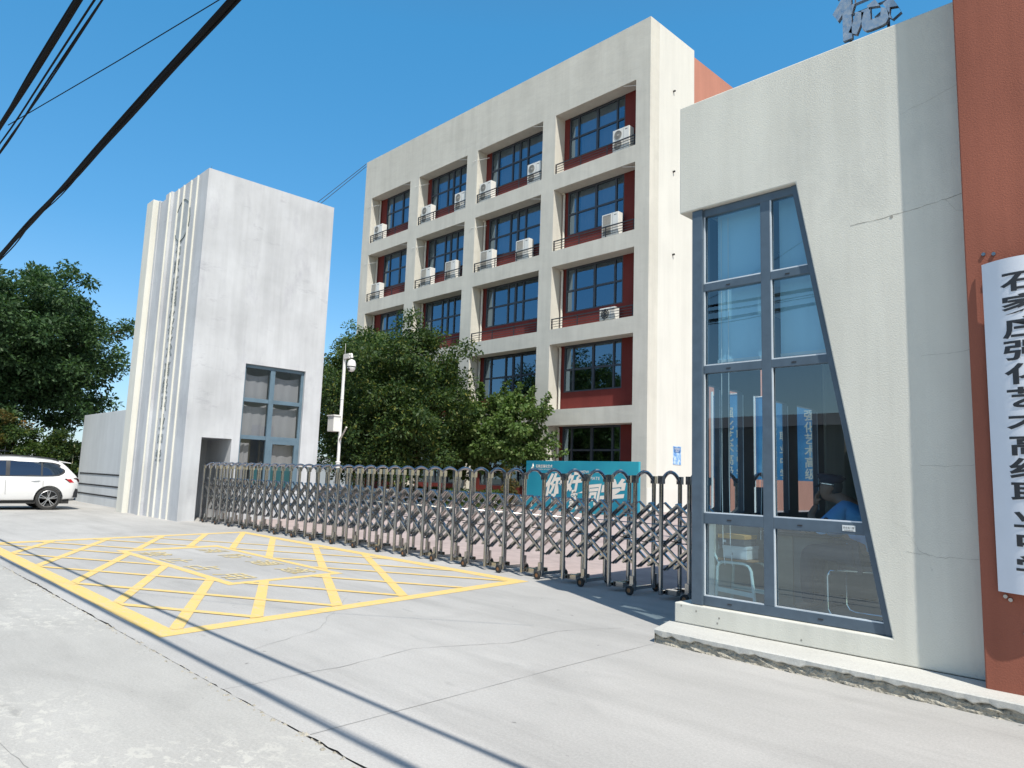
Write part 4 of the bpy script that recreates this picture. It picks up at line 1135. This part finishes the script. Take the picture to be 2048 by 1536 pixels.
yw = empty('yard_wall', (-60, 38, 0), 'pale yard wall glimpsed under the trees beyond the ribbed tower', 'wall')
mb = MB(); mb.box(-95, -40.9, 38, 38.25, -.05, 2.9); mb.build('wall', M['lowwall'], yw)
mb = MB(); mb.box(-95.05, -40.85, 37.95, 38.3, 2.9, 3.0); mb.build('coping', M['facade'], yw)
# ------------------------------------------------------------------ camera pole
cpz = yz(13)
cpo = empty('camera_pole', (-21.76, 13, cpz), 'white pole with a dome security camera and grey control box behind the gate', 'pole')
mb = MB(); mb.tube([(-21.76, 13, cpz - .02), (-21.76, 13, 1.85), (-21.76, 13, 1.851)], .075, 14); mb.tube([(-21.76, 13, 1.85), (-21.76, 13, 5.55)], .054, 14)
mb.lathe([(.068, -.01), (.09, 0), (.09, .03), (.07, .04)], (-21.76, 13, 1.84), (0, 0, 1), 14); mb.lathe([(.064, 0), (.068, .01), (.064, .02)], (-21.76, 13, 4.0), (0, 0, 1), 14)
mb.tube([(-21.76, 13, 5.5), (-21.76, 13, 5.95)], .006, 5); mb.build('pole', M['white'], cpo, smooth='auto')
mb = MB(); mb.box(-21.72, -21.40, 12.94, 13.06, 5.40, 5.56); mb.tube([(-21.76, 12.99, 5.48), (-21.55, 12.99, 5.48), (-21.32, 12.99, 5.52), (-21.28, 12.99, 5.40)], .045, 8); mb.build('arm', M['white'], cpo, smooth='auto')
mb = MB(); mb.lathe([(.03, .24), (.11, .20), (.145, .10), (.15, .02), (.15, 0)], (-21.28, 12.99, 5.10), (0, 0, 1), 18)
mb.lathe([(.145, 0), (.13, -.07), (.09, -.13), (.001, -.16)], (-21.28, 12.99, 5.07), (0, 0, 1), 18); dc = mb.build('dome_camera', M['white'], cpo, smooth='auto')
mb = MB(); mb.lathe([(.151, 0), (.151, .03)], (-21.28, 12.99, 5.07), (0, 0, 1), 18); mb.lathe([(.001, .03), (.045, .02), (.05, 0)], (-21.24, 12.87, 4.99), (.3, -1, -.3), 10); mb.build('lens', M['blackpaint'], dc)
mb = MB(); mb.box(-22.03, -21.64, 12.66, 12.93, 2.88, 3.40); bx_ = mb.build('control_box', M['acwhite'], cpo, bevel=.01)
mb = MB(); mb.box(-22.06, -21.61, 12.63, 12.95, 3.40, 3.44); mb.build('lid', M['acwhite'], bx_)
mb = MB(); mb.tube([(-21.76, 13, 2.58), (-21.68, 12.97, 2.63), (-21.2, 12.9, 3.02)], .03, 8); mb.build('strut', M['pipe'], cpo, smooth='auto')

# ------------------------------------------------------------------ trees, shrubs, hedge
def leaves(name, cl, n, size, aspect, mat, parent, spread, seed, droop=.3, up=.5):
    """many leaf-sized faces in clumps: cl = array of clump centres"""
    g = np.random.default_rng(seed); k = len(cl)
    idx = g.integers(0, k, n)
    off = g.normal(0, 1, (n, 3)); off /= np.linalg.norm(off, axis=1)[:, None]; off *= (g.random(n) ** .5)[:, None] * spread
    off[:, 2] *= .75
    c = cl[idx] + off
    d = off / (np.linalg.norm(off, axis=1)[:, None] + 1e-6) + g.normal(0, .6, (n, 3)); d[:, 2] -= droop; d /= np.linalg.norm(d, axis=1)[:, None]
    nr = g.normal(0, .6, (n, 3)); nr[:, 2] += up; s_ = np.cross(d, nr); s_ /= (np.linalg.norm(s_, axis=1)[:, None] + 1e-6)
    nn = np.cross(s_, d)
    L = size * g.uniform(.6, 1.3, n)[:, None]; Wd = L * aspect
    v = np.empty((n, 4, 3)); v[:, 0] = c - d * L * .5; v[:, 1] = c + s_ * Wd * .5 + nn * Wd * .12; v[:, 2] = c + d * L * .5; v[:, 3] = c - s_ * Wd * .5 + nn * Wd * .12
    P0 = root_loc(parent); v -= np.array([P0.x, P0.y, P0.z])
    me = bpy.data.meshes.new(name)
    me.vertices.add(n * 4); me.vertices.foreach_set('co', v.reshape(-1))
    me.loops.add(n * 4); me.loops.foreach_set('vertex_index', np.arange(n * 4, dtype=np.int32))
    me.polygons.add(n); me.polygons.foreach_set('loop_start', np.arange(0, n * 4, 4, dtype=np.int32))
    me.update(calc_edges=True); me.materials.append(mat)
    o = bpy.data.objects.new(name, me); COL.objects.link(o); o.parent = parent
    return o

def clumps(blobs, n, seed, shell=.35, zmin=None):
    g = np.random.default_rng(seed); out = []
    vol = np.array([b[3] * b[4] * b[5] for b in blobs]); pr_ = vol / vol.sum()
    while len(out) < n:
        b = blobs[g.choice(len(blobs), p=pr_)]
        d = g.normal(0, 1, 3); d /= np.linalg.norm(d)
        r_ = 1 - shell * g.random() ** 1.3 if g.random() < .8 else g.random()
        p = np.array(b[:3]) + d * np.array(b[3:6]) * r_ * (1 + .15 * g.normal())
        if zmin and p[2] < zmin: continue
        out.append(p)
    return np.array(out)

def tree(name, base, blobs, label, cat, ncl, nlf, size, aspect, mat, spread, seed, tr=.16, group=None, zmin=None, fork=1.5, limbs=26):
    t_ = empty(name, base, label, cat, group)
    cl = clumps(blobs, ncl, seed, zmin=zmin)
    g = random.Random(seed); m = MB(); b = Vector(base)
    top = Vector((sum(q[0] for q in blobs) / len(blobs), sum(q[1] for q in blobs) / len(blobs), max(q[2] for q in blobs)))
    pts = [b + Vector((0, 0, -.1)), b + Vector((g.uniform(-.05, .05), 0, fork * .5)), b.lerp(top, .25) + Vector((g.uniform(-.1, .1), 0, 0)), b.lerp(top, .65), top]
    pts[2].z = max(pts[2].z, b.z + fork)
    m.tube(pts, [tr * 1.2, tr, tr * .85, tr * .5, tr * .2], 9)
    for k in range(limbs):
        e = Vector(cl[g.randrange(len(cl))]); s_ = pts[2].lerp(pts[3], g.random() ** 1.5) if g.random() < .8 else pts[3].lerp(pts[4], g.random())
        mid = s_.lerp(e, .5) + Vector((g.uniform(-.3, .3), g.uniform(-.3, .3), .12 * (e - s_).length))
        m.tube([s_, mid, e], [tr * .38, tr * .2, tr * .06], 6)
    m.build('trunk', M['bark'], t_, smooth='auto')
    leaves('crown', cl, nlf, size, aspect, mat, t_, spread, seed + 1)
    return t_

tree('round_tree', (-27.0, 19.4, yz(19.4)), [(-28.2, 19.4, 5.7, 4.0, 3.4, 2.9), (-25.9, 19.2, 3.9, 2.4, 2.4, 1.9), (-30.0, 19.6, 4.6, 3.4, 3.0, 2.6), (-26.9, 18.8, 3.0, 3.0, 2.6, 1.7), (-28.8, 18.9, 2.6, 3.0, 2.2, 1.5)],
     'large round dark green tree with yellowish tips in front of the school building', 'tree', 760, 110000, .17, .45, M['leaf_olive'], .62, 21, .2, zmin=1.25)
tree('tall_tree', (-35.6, 22.5, yz(22.5)), [(-35.6, 22.5, 6.6, 2.6, 2.2, 3.3), (-37.2, 22.3, 5.6, 2.2, 2.0, 2.6)],
     'paler loose tree rising just right of the ribbed tower, behind the camera pole', 'tree', 200, 26000, .17, .45, M['leaf_light'], .6, 31, .16, zmin=1.8)
tree('small_tree', (-24.6, 22.9, yz(22.9)), [(-25.4, 22.7, 3.9, 2.9, 1.6, 1.7), (-23.2, 22.7, 3.5, 2.1, 1.5, 1.4), (-27.4, 22.5, 3.0, 1.9, 1.5, 1.5), (-24.2, 22.4, 2.6, 2.6, 1.3, 1.1)],
     'small light green spreading tree with upright shoots beside the welcome board', 'tree', 210, 26000, .19, .62, M['leaf_light'], .45, 41, .09, zmin=1.15, fork=.9, limbs=20)
# upright shoots of the small tree
st_ = [o for o in bpy.data.objects if o.name.startswith('small_tree')][0]
sh = []
mbs = MB(); g_ = random.Random(5)
for (x, z0_, dx, ln) in ((-22.0, 3.6, .9, 1.5), (-22.4, 4.2, .35, 1.3), (-23.4, 4.6, .5, 1.1), (-24.3, 4.9, .5, 1.0), (-21.9, 2.8, 1.2, .7), (-21.7, 2.3, 1.5, .35), (-25.4, 5.2, .2, .7), (-26.3, 5.0, -.2, .6)):
    p = Vector((x, 22.6, z0_)); q = p + Vector((dx, g_.uniform(-.2, .2), ln)); mbs.tube([p, p.lerp(q, .5) + Vector((.05, 0, .04)), q], [.018, .012, .005], 5)
    for k in range(9): sh.append(tuple(p.lerp(q, k / 8)))
mbs.build('shoots', M['bark'], st_)
leaves('shoot_leaves', np.array(sh), 1500, .17, .62, M['leaf_light'], st_, .20, 77)
tree('broad_tree', (-38.2, 5.2, 0), [(-38.4, 4.8, 7.2, 4.6, 5.0, 3.2), (-37.6, 7.2, 6.4, 3.4, 3.0, 2.5), (-38.2, 3.0, 6.0, 3.6, 3.4, 2.9), (-37.4, 7.8, 4.9, 2.9, 2.3, 1.9), (-38.0, 4.2, 3.6, 3.0, 2.8, 1.9)],
     'large broad dark green tree behind the white car and the spear fence', 'tree', 800, 135000, .20, .46, M['leaf_dark'], .64, 51, .24, zmin=2.0)
# shrubs behind the fence at the left, one by one
g_ = random.Random(9)
for i, (x, y, rx, rz, mt, lab) in enumerate(((-36.3, 3.6, 1.0, 1.75, 'leaf_dark', 'dark rounded shrub behind the front end of the white car'),
        (-35.8, 5.0, .95, 1.75, 'leaf_rust', 'tall rusty yellow shrub above the roof of the white car'),
        (-35.6, 6.0, .8, 1.5, 'leaf_olive', 'olive shrub between the rusty yellow and the bright green shrub'),
        (-35.6, 6.9, .75, 1.3, 'leaf_hedge', 'bright green shrub behind the rear window of the car'),
        (-35.4, 7.65, .65, 1.35, 'leaf_olive', 'upright olive shrub beside the free end of the low grooved wall'),
        (-36.4, 8.3, .7, 1.2, 'leaf_dark', 'dark shrub partly hidden by the free end of the low grooved wall'))):
    s_ = empty('shrub', (x, y, 0), lab, 'shrub', 'shrubs behind the spear-topped fence')
    rx *= 1.15; rz *= 1.12; x += 1.0
    cl = clumps([(x, y, rz * .95, rx, rx, rz)], 60, 60 + i, zmin=.1)
    m = MB()
    for k in range(7):
        e = Vector(cl[k]); m.tube([(x + g_.uniform(-.1, .1), y, -.05), Vector((x, y, 0)).lerp(e, .5), e], [.02, .014, .006], 5)
    m.build('stems', M['bark'], s_); leaves('foliage', cl, 9000, .13, .5, M[mt], s_, .32, 70 + i)
# hedge by the yard
hz0 = yz(21.4)
hg = empty('hedge', (-25.5, 21.4, hz0), 'low clipped hedge between the yard paving and the trees', 'hedge')
hc = np.column_stack([rng.uniform(-30.5, -22.3, 900), rng.uniform(21.1, 22.0, 900), rng.uniform(hz0 + .1, hz0 + .72, 900)])
leaves('foliage', hc, 16000, .075, .6, M['leaf_hedge'], hg, .12, 90)
m = MB()
for k in range(40):
    x = -30.3 + 7.9 * k / 39; m.tube([(x, 21.5, hz0 - .02), (x + .05, 21.55, hz0 + .5)], .015, 5)
m.build('stems', M['bark'], hg)
rs = empty('shrub', (-22.35, 21.6, hz0), 'small shrub with reddish young leaves beside the welcome board', 'shrub')
cl = clumps([(-22.35, 21.6, hz0 + .85, .42, .4, .85)], 26, 93, zmin=hz0 + .05)
m = MB(); m.tube([(-22.35, 21.6, hz0 - .02), (-22.33, 21.6, hz0 + 1.2)], [.02, .008], 5); m.build('stems', M['bark'], rs)
leaves('foliage', cl, 2600, .09, .5, M['leaf_rust'], rs, .22, 94)
gr = np.column_stack([rng.uniform(-31, -21.7, 500), rng.uniform(20.75, 21.15, 500), np.full(500, yz(20.9) + .03)])
o = leaves('grass', gr, 5000, .10, .2, M['leaf_hedge'], None, .09, 95, droop=-1.2); o['kind'] = 'stuff'

# spear-topped fence beyond the car
fe = empty('spear_fence', (-34.2, 3.5, 0), 'dark metal fence with spear-topped pickets behind the white car', 'fence')
mb = MB(); mb.bar((-34.2, -6, 1.90), (-34.2, 8.1, 1.90), .035); mb.bar((-34.2, -6, .3), (-34.2, 8.1, .3), .035); mb.each('rail', M['darkframe'], fe)
mb = MB()
for k in range(60):
    y = 7.98 - k * .235; mb.tube([(-34.2, y, 0), (-34.2, y, 2.0)], .008, 6); mb.lathe([(.008, 0), (.02, .03), (.012, .08), (.001, .14)], (-34.2, y, 1.98), (0, 0, 1), 6)
mb.build('picket', plain('fence_paint', (.10, .12, .13), .5), fe)
mb = MB(); mb.tube([(-34.15, 7.98, 0), (-34.15, 7.98, 2.12)], .02, 8); mb.lathe([(.02, 0), (.05, .05), (.03, .12), (.001, .22)], (-34.15, 7.98, 2.1), (0, 0, 1), 8); mb.build('post', plain('pale_yellow_paint', (.55, .52, .33), .5), fe)

# ------------------------------------------------------------------ white car, tail to the right
CX, CYr = -27.98, 6.62          # centre line x, rear end y; nose points to -y
car = empty('parked_car', (CX, 4.4, 0), 'white sport utility car with dark windows parked near the low grooved wall', 'car')
HW = .90
def T(a, w_, z): return (CX + w_, CYr - a, z)
st_tab = [  # a (from rear), z_bottom, z_belt, z_top, w_low, w_belt, w_top
    (0.00, .50, .80, .90, .62, .70, .60), (.03, .40, .88, 1.04, .76, .80, .66), (.10, .33, .96, 1.12, .82, .845, .70), (.22, .31, 1.02, 1.24, .86, .875, .70),
    (.38, .30, 1.05, 1.42, .885, .89, .66), (.52, .29, 1.06, 1.535, .89, .90, .63), (.80, .28, 1.06, 1.60, .89, .90, .63), (1.3, .27, 1.05, 1.645, .885, .90, .63), (1.9, .26, 1.04, 1.66, .885, .90, .63),
    (2.4, .26, 1.03, 1.635, .885, .895, .62), (2.85, .26, 1.02, 1.50, .885, .89, .63), (3.25, .26, 1.01, 1.20, .885, .88, .70), (3.5, .27, .99, 1.07, .885, .87, .72), (3.9, .28, .95, 1.02, .88, .85, .70), (4.25, .30, .86, .93, .83, .79, .62), (4.42, .34, .72, .80, .70, .66, .5), (4.48, .42, .62, .68, .5, .5, .4)]
def interp(a):
    for i in range(len(st_tab) - 1):
        if st_tab[i][0] <= a <= st_tab[i + 1][0]:
            t_ = (a - st_tab[i][0]) / (st_tab[i + 1][0] - st_tab[i][0]); return [p + (q - p) * t_ for p, q in zip(st_tab[i], st_tab[i + 1])]
def section(a):
    _, zb_, zl, zt_, wl_, wb__, wt = interp(a)
    return [(0, zb_), (wl_ * .8, zb_), (wl_ * .97, zb_ + .06), (wl_ + .012, zb_ + .16), (wl_ + .005, zb_ + (zl - zb_) * .55), (wb__ + .006, zl - .13), (wb__ - .004, zl - .03), (wb__ - .03, zl + .01),
            (wb__ * .45 + wt * .55, zl + (zt_ - zl) * .6), (wt + .02, zt_ - (zt_ - zl) * .10), (wt - .06, zt_ - .012), (wt * .5, zt_ + .012), (0, zt_ + .02)]
As = sorted(set([s_[0] for s_ in st_tab] + list(np.arange(.3, 4.3, .15))))
mb = MB(); vs_ = []; ns = 13
for a in As:
    sec = section(a)
    full = [(w_, z) for w_, z in sec] + [(-w_, z) for w_, z in sec[-2:0:-1]]
    vs_ += [T(a, w_, z) for w_, z in full]
nr = 24
fs_ = [(i * nr + k, i * nr + (k + 1) % nr, (i + 1) * nr + (k + 1) % nr, (i + 1) * nr + k) for i in range(len(As) - 1) for k in range(nr)]
fs_ += [tuple(range(nr)), tuple((len(As) - 1) * nr + k for k in range(nr - 1, -1, -1))]
mb.add(vs_, fs_)
t = NT('white_car_paint'); t.col(t.ramp(t.noise(1.0, 2), [(.3, (.76, .76, .77)), (.7, (.80, .80, .80))])).pr(.35, 0, .5); t.b.inputs["Coat Weight"].default_value = .8; t.b.inputs["Coat Roughness"].default_value = .05; M['carpaint'] = t.m
co = mb.build('body', M['carpaint'], car, smooth='auto')
cut = MB()
WA = (.85, 3.54); WR = .355
for a in WA:
    for s_ in (-1, 1): cut.lathe([(.001, -.16), (.405, -.16), (.405, .3), (.001, .3)], T(a, s_ * .80, WR + .01), (s_, 0, 0), 32)
cuto = cut.build('cutter', M['carpaint'], car, weld=True)
bm_ = co.modifiers.new('arch', 'BOOLEAN'); bm_.object = cuto; bm_.operation = 'DIFFERENCE'; bm_.solver = 'EXACT'
bpy.context.view_layer.update()
me2 = bpy.data.meshes.new_from_object(co.evaluated_get(bpy.context.evaluated_depsgraph_get()))
co.modifiers.clear(); co.data = me2; me2.name = 'body'
bpy.data.objects.remove(cuto)
me2.polygons.foreach_set('use_smooth', [True] * len(me2.polygons)); me2.set_sharp_from_angle(angle=R(32))
def side_w(a, z):
    sec = section(a)
    for (w0, z0_), (w1, z1_) in zip(sec[5:], sec[6:]):
        if z0_ <= z <= z1_ + 1e-6 and z1_ > z0_: return w0 + (w1 - w0) * (z - z0_) / (z1_ - z0_)
    return sec[-4][0]
def side_patch(m, poly, off=.006, n=10):
    """poly: list of (a, zlo, zhi) columns"""
    for s_ in (-1, 1):
        vv = []; rows_ = 5
        for a, zl_, zh in poly:
            for j in range(rows_):
                z = zl_ + (zh - zl_) * j / (rows_ - 1); vv.append(T(a, s_ * (side_w(a, z) + off), z))
        m.add(vv, [(i * rows_ + j, (i + 1) * rows_ + j, (i + 1) * rows_ + j + 1, i * rows_ + j + 1) for i in range(len(poly) - 1) for j in range(rows_ - 1)])
m = MB(); side_patch(m, [(.50, 1.235, 1.275), (.56, 1.17, 1.35), (.66, 1.12, 1.43), (.80, 1.10, 1.475), (.95, 1.09, 1.495), (1.07, 1.085, 1.50)]); m.each('quarter_window', M['carglass'], car, smooth=True)
m = MB(); side_patch(m, [(1.12, 1.085, 1.50), (1.4, 1.08, 1.51), (1.7, 1.075, 1.515), (1.95, 1.07, 1.515)]); m.each('rear_door_window', M['carglass'], car, smooth=True)
m = MB(); side_patch(m, [(2.06, 1.07, 1.515), (2.4, 1.065, 1.50), (2.7, 1.06, 1.43), (3.0, 1.055, 1.28), (3.15, 1.05, 1.15)]); m.each('front_door_window', M['carglass'], car, smooth=True)
m = MB(); side_patch(m, [(.44, 1.20, 1.27), (.50, 1.14, 1.37), (.62, 1.08, 1.47), (.80, 1.06, 1.51), (1.07, 1.05, 1.525), (1.95, 1.04, 1.535), (2.4, 1.03, 1.525), (2.75, 1.03, 1.43), (3.05, 1.02, 1.28), (3.2, 1.02, 1.14)], .003); m.each('window_surround', M['blackpaint'], car, smooth=True)
m = MB()
for s_ in (-1, 1): m.tube([T(.62, s_ * .60, 1.56), T(.72, s_ * .60, 1.62), T(1.2, s_ * .605, 1.675), T(1.9, s_ * .605, 1.70), T(2.4, s_ * .60, 1.67), T(2.65, s_ * .60, 1.58)], .016, 8)
m.each('roof_rail', M['blackpaint'], car, smooth='auto')
m = MB(); m.add([T(.62, -.60, 1.575), T(.62, .60, 1.575), T(.24, .58, 1.515), T(.24, -.58, 1.515), T(.62, -.60, 1.54), T(.62, .60, 1.54), T(.24, .58, 1.49), T(.24, -.58, 1.49)], [(0, 1, 2, 3), (7, 6, 5, 4), (2, 6, 7, 3), (1, 5, 6, 2), (0, 3, 7, 4)]); m.build('spoiler', M['carpaint'], car, bevel=.01)
m = MB(); m.add([T(.44, -.60, 1.49), T(.44, .60, 1.49), T(.085, .66, 1.10), T(.085, -.66, 1.10)], [(0, 1, 2, 3)]); m.build('rear_window', M['carglass'], car)
for s_ in (-1, 1):
    m = MB()
    pl_ = [(.46, 1.00), (.08, 1.03), (.00, .98), (-.005, .90), (.10, .865), (.30, .875)]
    vv = [T(a, s_ * (min(side_w(max(a, .03), .95), .9) + .008), z) for a, z in pl_] + [T(a + .02, s_ * (min(side_w(max(a, .03), .95), .9) - .08), z) for a, z in pl_]
    n6 = 6; m.add(vv, [tuple(range(n6)), tuple(range(2 * n6 - 1, n6 - 1, -1))] + [(i, i + n6, (i + 1) % n6 + n6, (i + 1) % n6) for i in range(n6)])
    tl_ = m.build('tail_light', plain('dark_red_lens', (.05, .008, .01), .15), car)
    m = MB(); vv = [T(a, s_ * (side_w(max(a, .03), .95) + .012), z) for a, z in ((.40, .985), (.27, .995), (.17, .88), (.28, .88))]; m.add(vv, [(0, 1, 2, 3)]); m.build('lens', plain('red_lens', (.55, .02, .03), .2), tl_, fix=False)
    m = MB(); vv = [(.02, .66), (.10, .69), (.15, .55), (.16, .40), (.02, .40)]
    a5 = [T(a, s_ * (.865 if a > .05 else .80), z) for a, z in vv]; b5 = [T(a + .02, s_ * .7, z) for a, z in vv]
    m.add(a5 + b5, [(0, 1, 2, 3, 4), (9, 8, 7, 6, 5)] + [(i, i + 5, (i + 1) % 5 + 5, (i + 1) % 5) for i in range(5)]); m.build('bumper_vent', M['blackpaint'], car)
    m = MB(); m.tube([T(1.38, s_ * .905, .925), T(1.30, s_ * .925, .925), T(1.18, s_ * .925, .93), T(1.12, s_ * .905, .93)], .012, 6); m.build('door_handle', M['carpaint'], car, smooth='auto')
    m = MB(); m.box(CX + s_ * .93 - .09, CX + s_ * .93 + .09, CYr - 3.05, CYr - 2.95, 1.04, 1.18); m.build('mirror', M['carpaint'], car, bevel=.03)
m = MB()
for s_ in (-1, 1):
    for a in (1.02, 2.02): m.bar(T(a, s_ * .908, .48), T(a + .03, s_ * .909, .92), .004, .006)
m.each('door_gap', M['blackpaint'], car)
m = MB(); m.box(CX - .80, CX + .80, CYr - 4.3, CYr - .25, .20, .34); m.build('underbody', M['rubber'], car)
for a in WA:
    for s_ in (-1, 1):
        c0 = T(a, s_ * .80, WR); ax = (s_, 0, 0)
        m = MB(); m.lathe([(.26, -.10), (.345, -.10), (.355, -.05), (.355, .05), (.345, .085), (.30, .098), (.262, .09)], c0, ax, 36); wo = m.build('wheel', M['rubber'], car, smooth='auto')
        m = MB(); m.lathe([(.262, .09), (.252, .095), (.240, .06), (.235, -.05)], c0, ax, 36)
        for k in range(5):
            for dd in (-.13, .13):
                an = 2 * math.pi * k / 5 + .3; p = Vector(c0) + Vector((s_ * .075, math.cos(an + dd * .6) * .06, math.sin(an + dd * .6) * .06)); q = Vector(c0) + Vector((s_ * .080, math.cos(an + dd * 1.3) * .245, math.sin(an + dd * 1.3) * .245)); m.bar(p, q, .02, .026, up=(1, 0, 0))
        m.lathe([(.06, .06), (.055, .088), (.001, .09)], c0, ax, 14); m.build('rim', metal('alloy', (.72, .72, .73), .3), wo, smooth='auto')
        m = MB(); m.lathe([(.001, .0), (.24, .0), (.24, -.02)], c0, ax, 24); m.build('brake_disc', M['acdark'], wo)

# ------------------------------------------------------------------ overhead cables
def sag_path(keys, n=60):
    """keys: (x, y, z) points along the street; smooth interpolation over x"""
    K = sorted(keys); xs_ = [k_[0] for k_ in K]
    A = np.vander(np.array(xs_), 3); cy_ = np.linalg.lstsq(A, np.array([k_[1] for k_ in K]), rcond=None)[0]; cz_ = np.linalg.lstsq(A, np.array([k_[2] for k_ in K]), rcond=None)[0]
    return lambda x: Vector((x, np.polyval(cy_, x), np.polyval(cz_, x)))
def cable(name, fn, x0_, x1_, strands, label, r_wob=.03, cat='cable', step=.35):
    c = empty(name, fn((x0_ + x1_) / 2), label, cat)
    for k, (dy, dz, r_, wob) in enumerate(strands):
        g = random.Random(k * 13 + 1); ph = g.random() * 6; m = MB(); pts = []
        n = int((x1_ - x0_) / step)
        for i in range(n + 1):
            x = x0_ + (x1_ - x0_) * i / n; p = fn(x)
            p.y += dy + wob * math.sin(x * 1.7 + ph) * .6; p.z += dz + wob * math.sin(x * 1.1 + ph * 2) + wob * .5 * math.sin(x * 2.7 + ph)
            pts.append(p)
        m.tube(pts, r_, 8); m.build('strand', M['cable'], c, smooth='auto')
    return c
f1 = sag_path([(-12.28, 1.69, 4.30), (-9.17, 1.66, 4.40), (-7.37, 1.64, 4.46), (-6.34, 1.64, 4.48), (-4.46, 1.63, 4.52), (-28, 1.8, 4.42), (8, 1.6, 4.75)])
cable('cable_bundle', f1, -46, 14, [(0, 0, .019, .003), (.016, .012, .014, .005), (-.012, .018, .012, .008), (.006, -.030, .008, .022), (.01, -.02, .006, .016)], 'thick lower black cable bundle crossing the sky towards the tower')
f2 = sag_path([(-8.71, 1.04, 4.93), (-8.05, 1.05, 4.90), (-7.0, 1.06, 4.87), (-6.29, 1.06, 4.87), (-5.68, 1.07, 4.84), (-26, .9, 5.2), (9, 1.05, 5.0)])
cable('cable_bundle', f2, -46, 14, [(0, 0, .019, .003), (.018, .012, .014, .006), (-.008, .026, .009, .012), (.05, -.10, .008, .010), (.08, -.125, .007, .012), (.075, -.15, .007, .010)], 'upper black cable bundle with three thinner parallel wires below it')
# thin drop wire and the wires from the roof corner
f4k = [(-8.2, 1.05, 4.72), (-6.6, 1.55, 4.95), (-5.2, 2.05, 5.25), (-3.6, 2.7, 5.62), (-1.5, 3.9, 6.2)]
c = empty('drop_wire', f4k[0], 'single thin wire leaving the upper cable bundle', 'cable')
m = MB(); m.tube(f4k, .0045, 6); m.build('strand', M['cable'], c)
for k, (dz, lab) in enumerate(((0, 'upper thin wire from the roof corner of the school passing behind the tower'), (-.75, 'lower thin wire from the roof corner of the school passing behind the tower'))):
    c = empty('roof_wire', (-40.6, 25, 22.2), lab, 'cable')
    A_ = Vector((-40.6, 24.95, 22.25 + dz * .25)); B_ = Vector((-66, 20.5, 14.6 + dz)); pts = []
    for i in range(15):
        u = i / 14; p = A_.lerp(B_, u); p.z -= .5 * math.sin(math.pi * u); pts.append(p)
    m = MB(); m.tube(pts, .022, 5); m.build('strand', M['wire'], c)

# ------------------------------------------------------------------ low houses across the street (seen in the glass)
for k, (xa, xb, h_, lab) in enumerate(((-46, -27, 3.6, 'low dark brick house across the street, farthest left in the window reflection'), (-26.5, -12, 4.2, 'low dark brick house across the street in the middle of the reflection'), (-11.5, 6, 3.4, 'low dark brick house across the street behind the photographer'))):
    h = empty('brick_house', ((xa + xb) / 2, -18, 0), lab, 'house', 'low houses across the street')
    m = MB(); m.box(xa, xb, -25, -18, -.05, h_); m.build('wall', plaster('old_brick', (.20, .18, .165), .1, .1, 40), h)
    m = MB(); m.prism([(-25.3, h_), (-17.6, h_), (-21.5, h_ + .9)], 'x', xa - .2, xb + .2); m.build('roof', plain('old_tiles', (.12, .11, .11), .9), h)
    n = int((xb - xa) / 3.2)
    for i in range(n):
        x = xa + 1.6 + i * 3.2; m = MB(); m.box(x - .6, x + .6, -18.0, -17.96, 1.0 if i % 3 else .0, 2.4); m.build('window' if i % 3 else 'door', M['darkframe'], h)
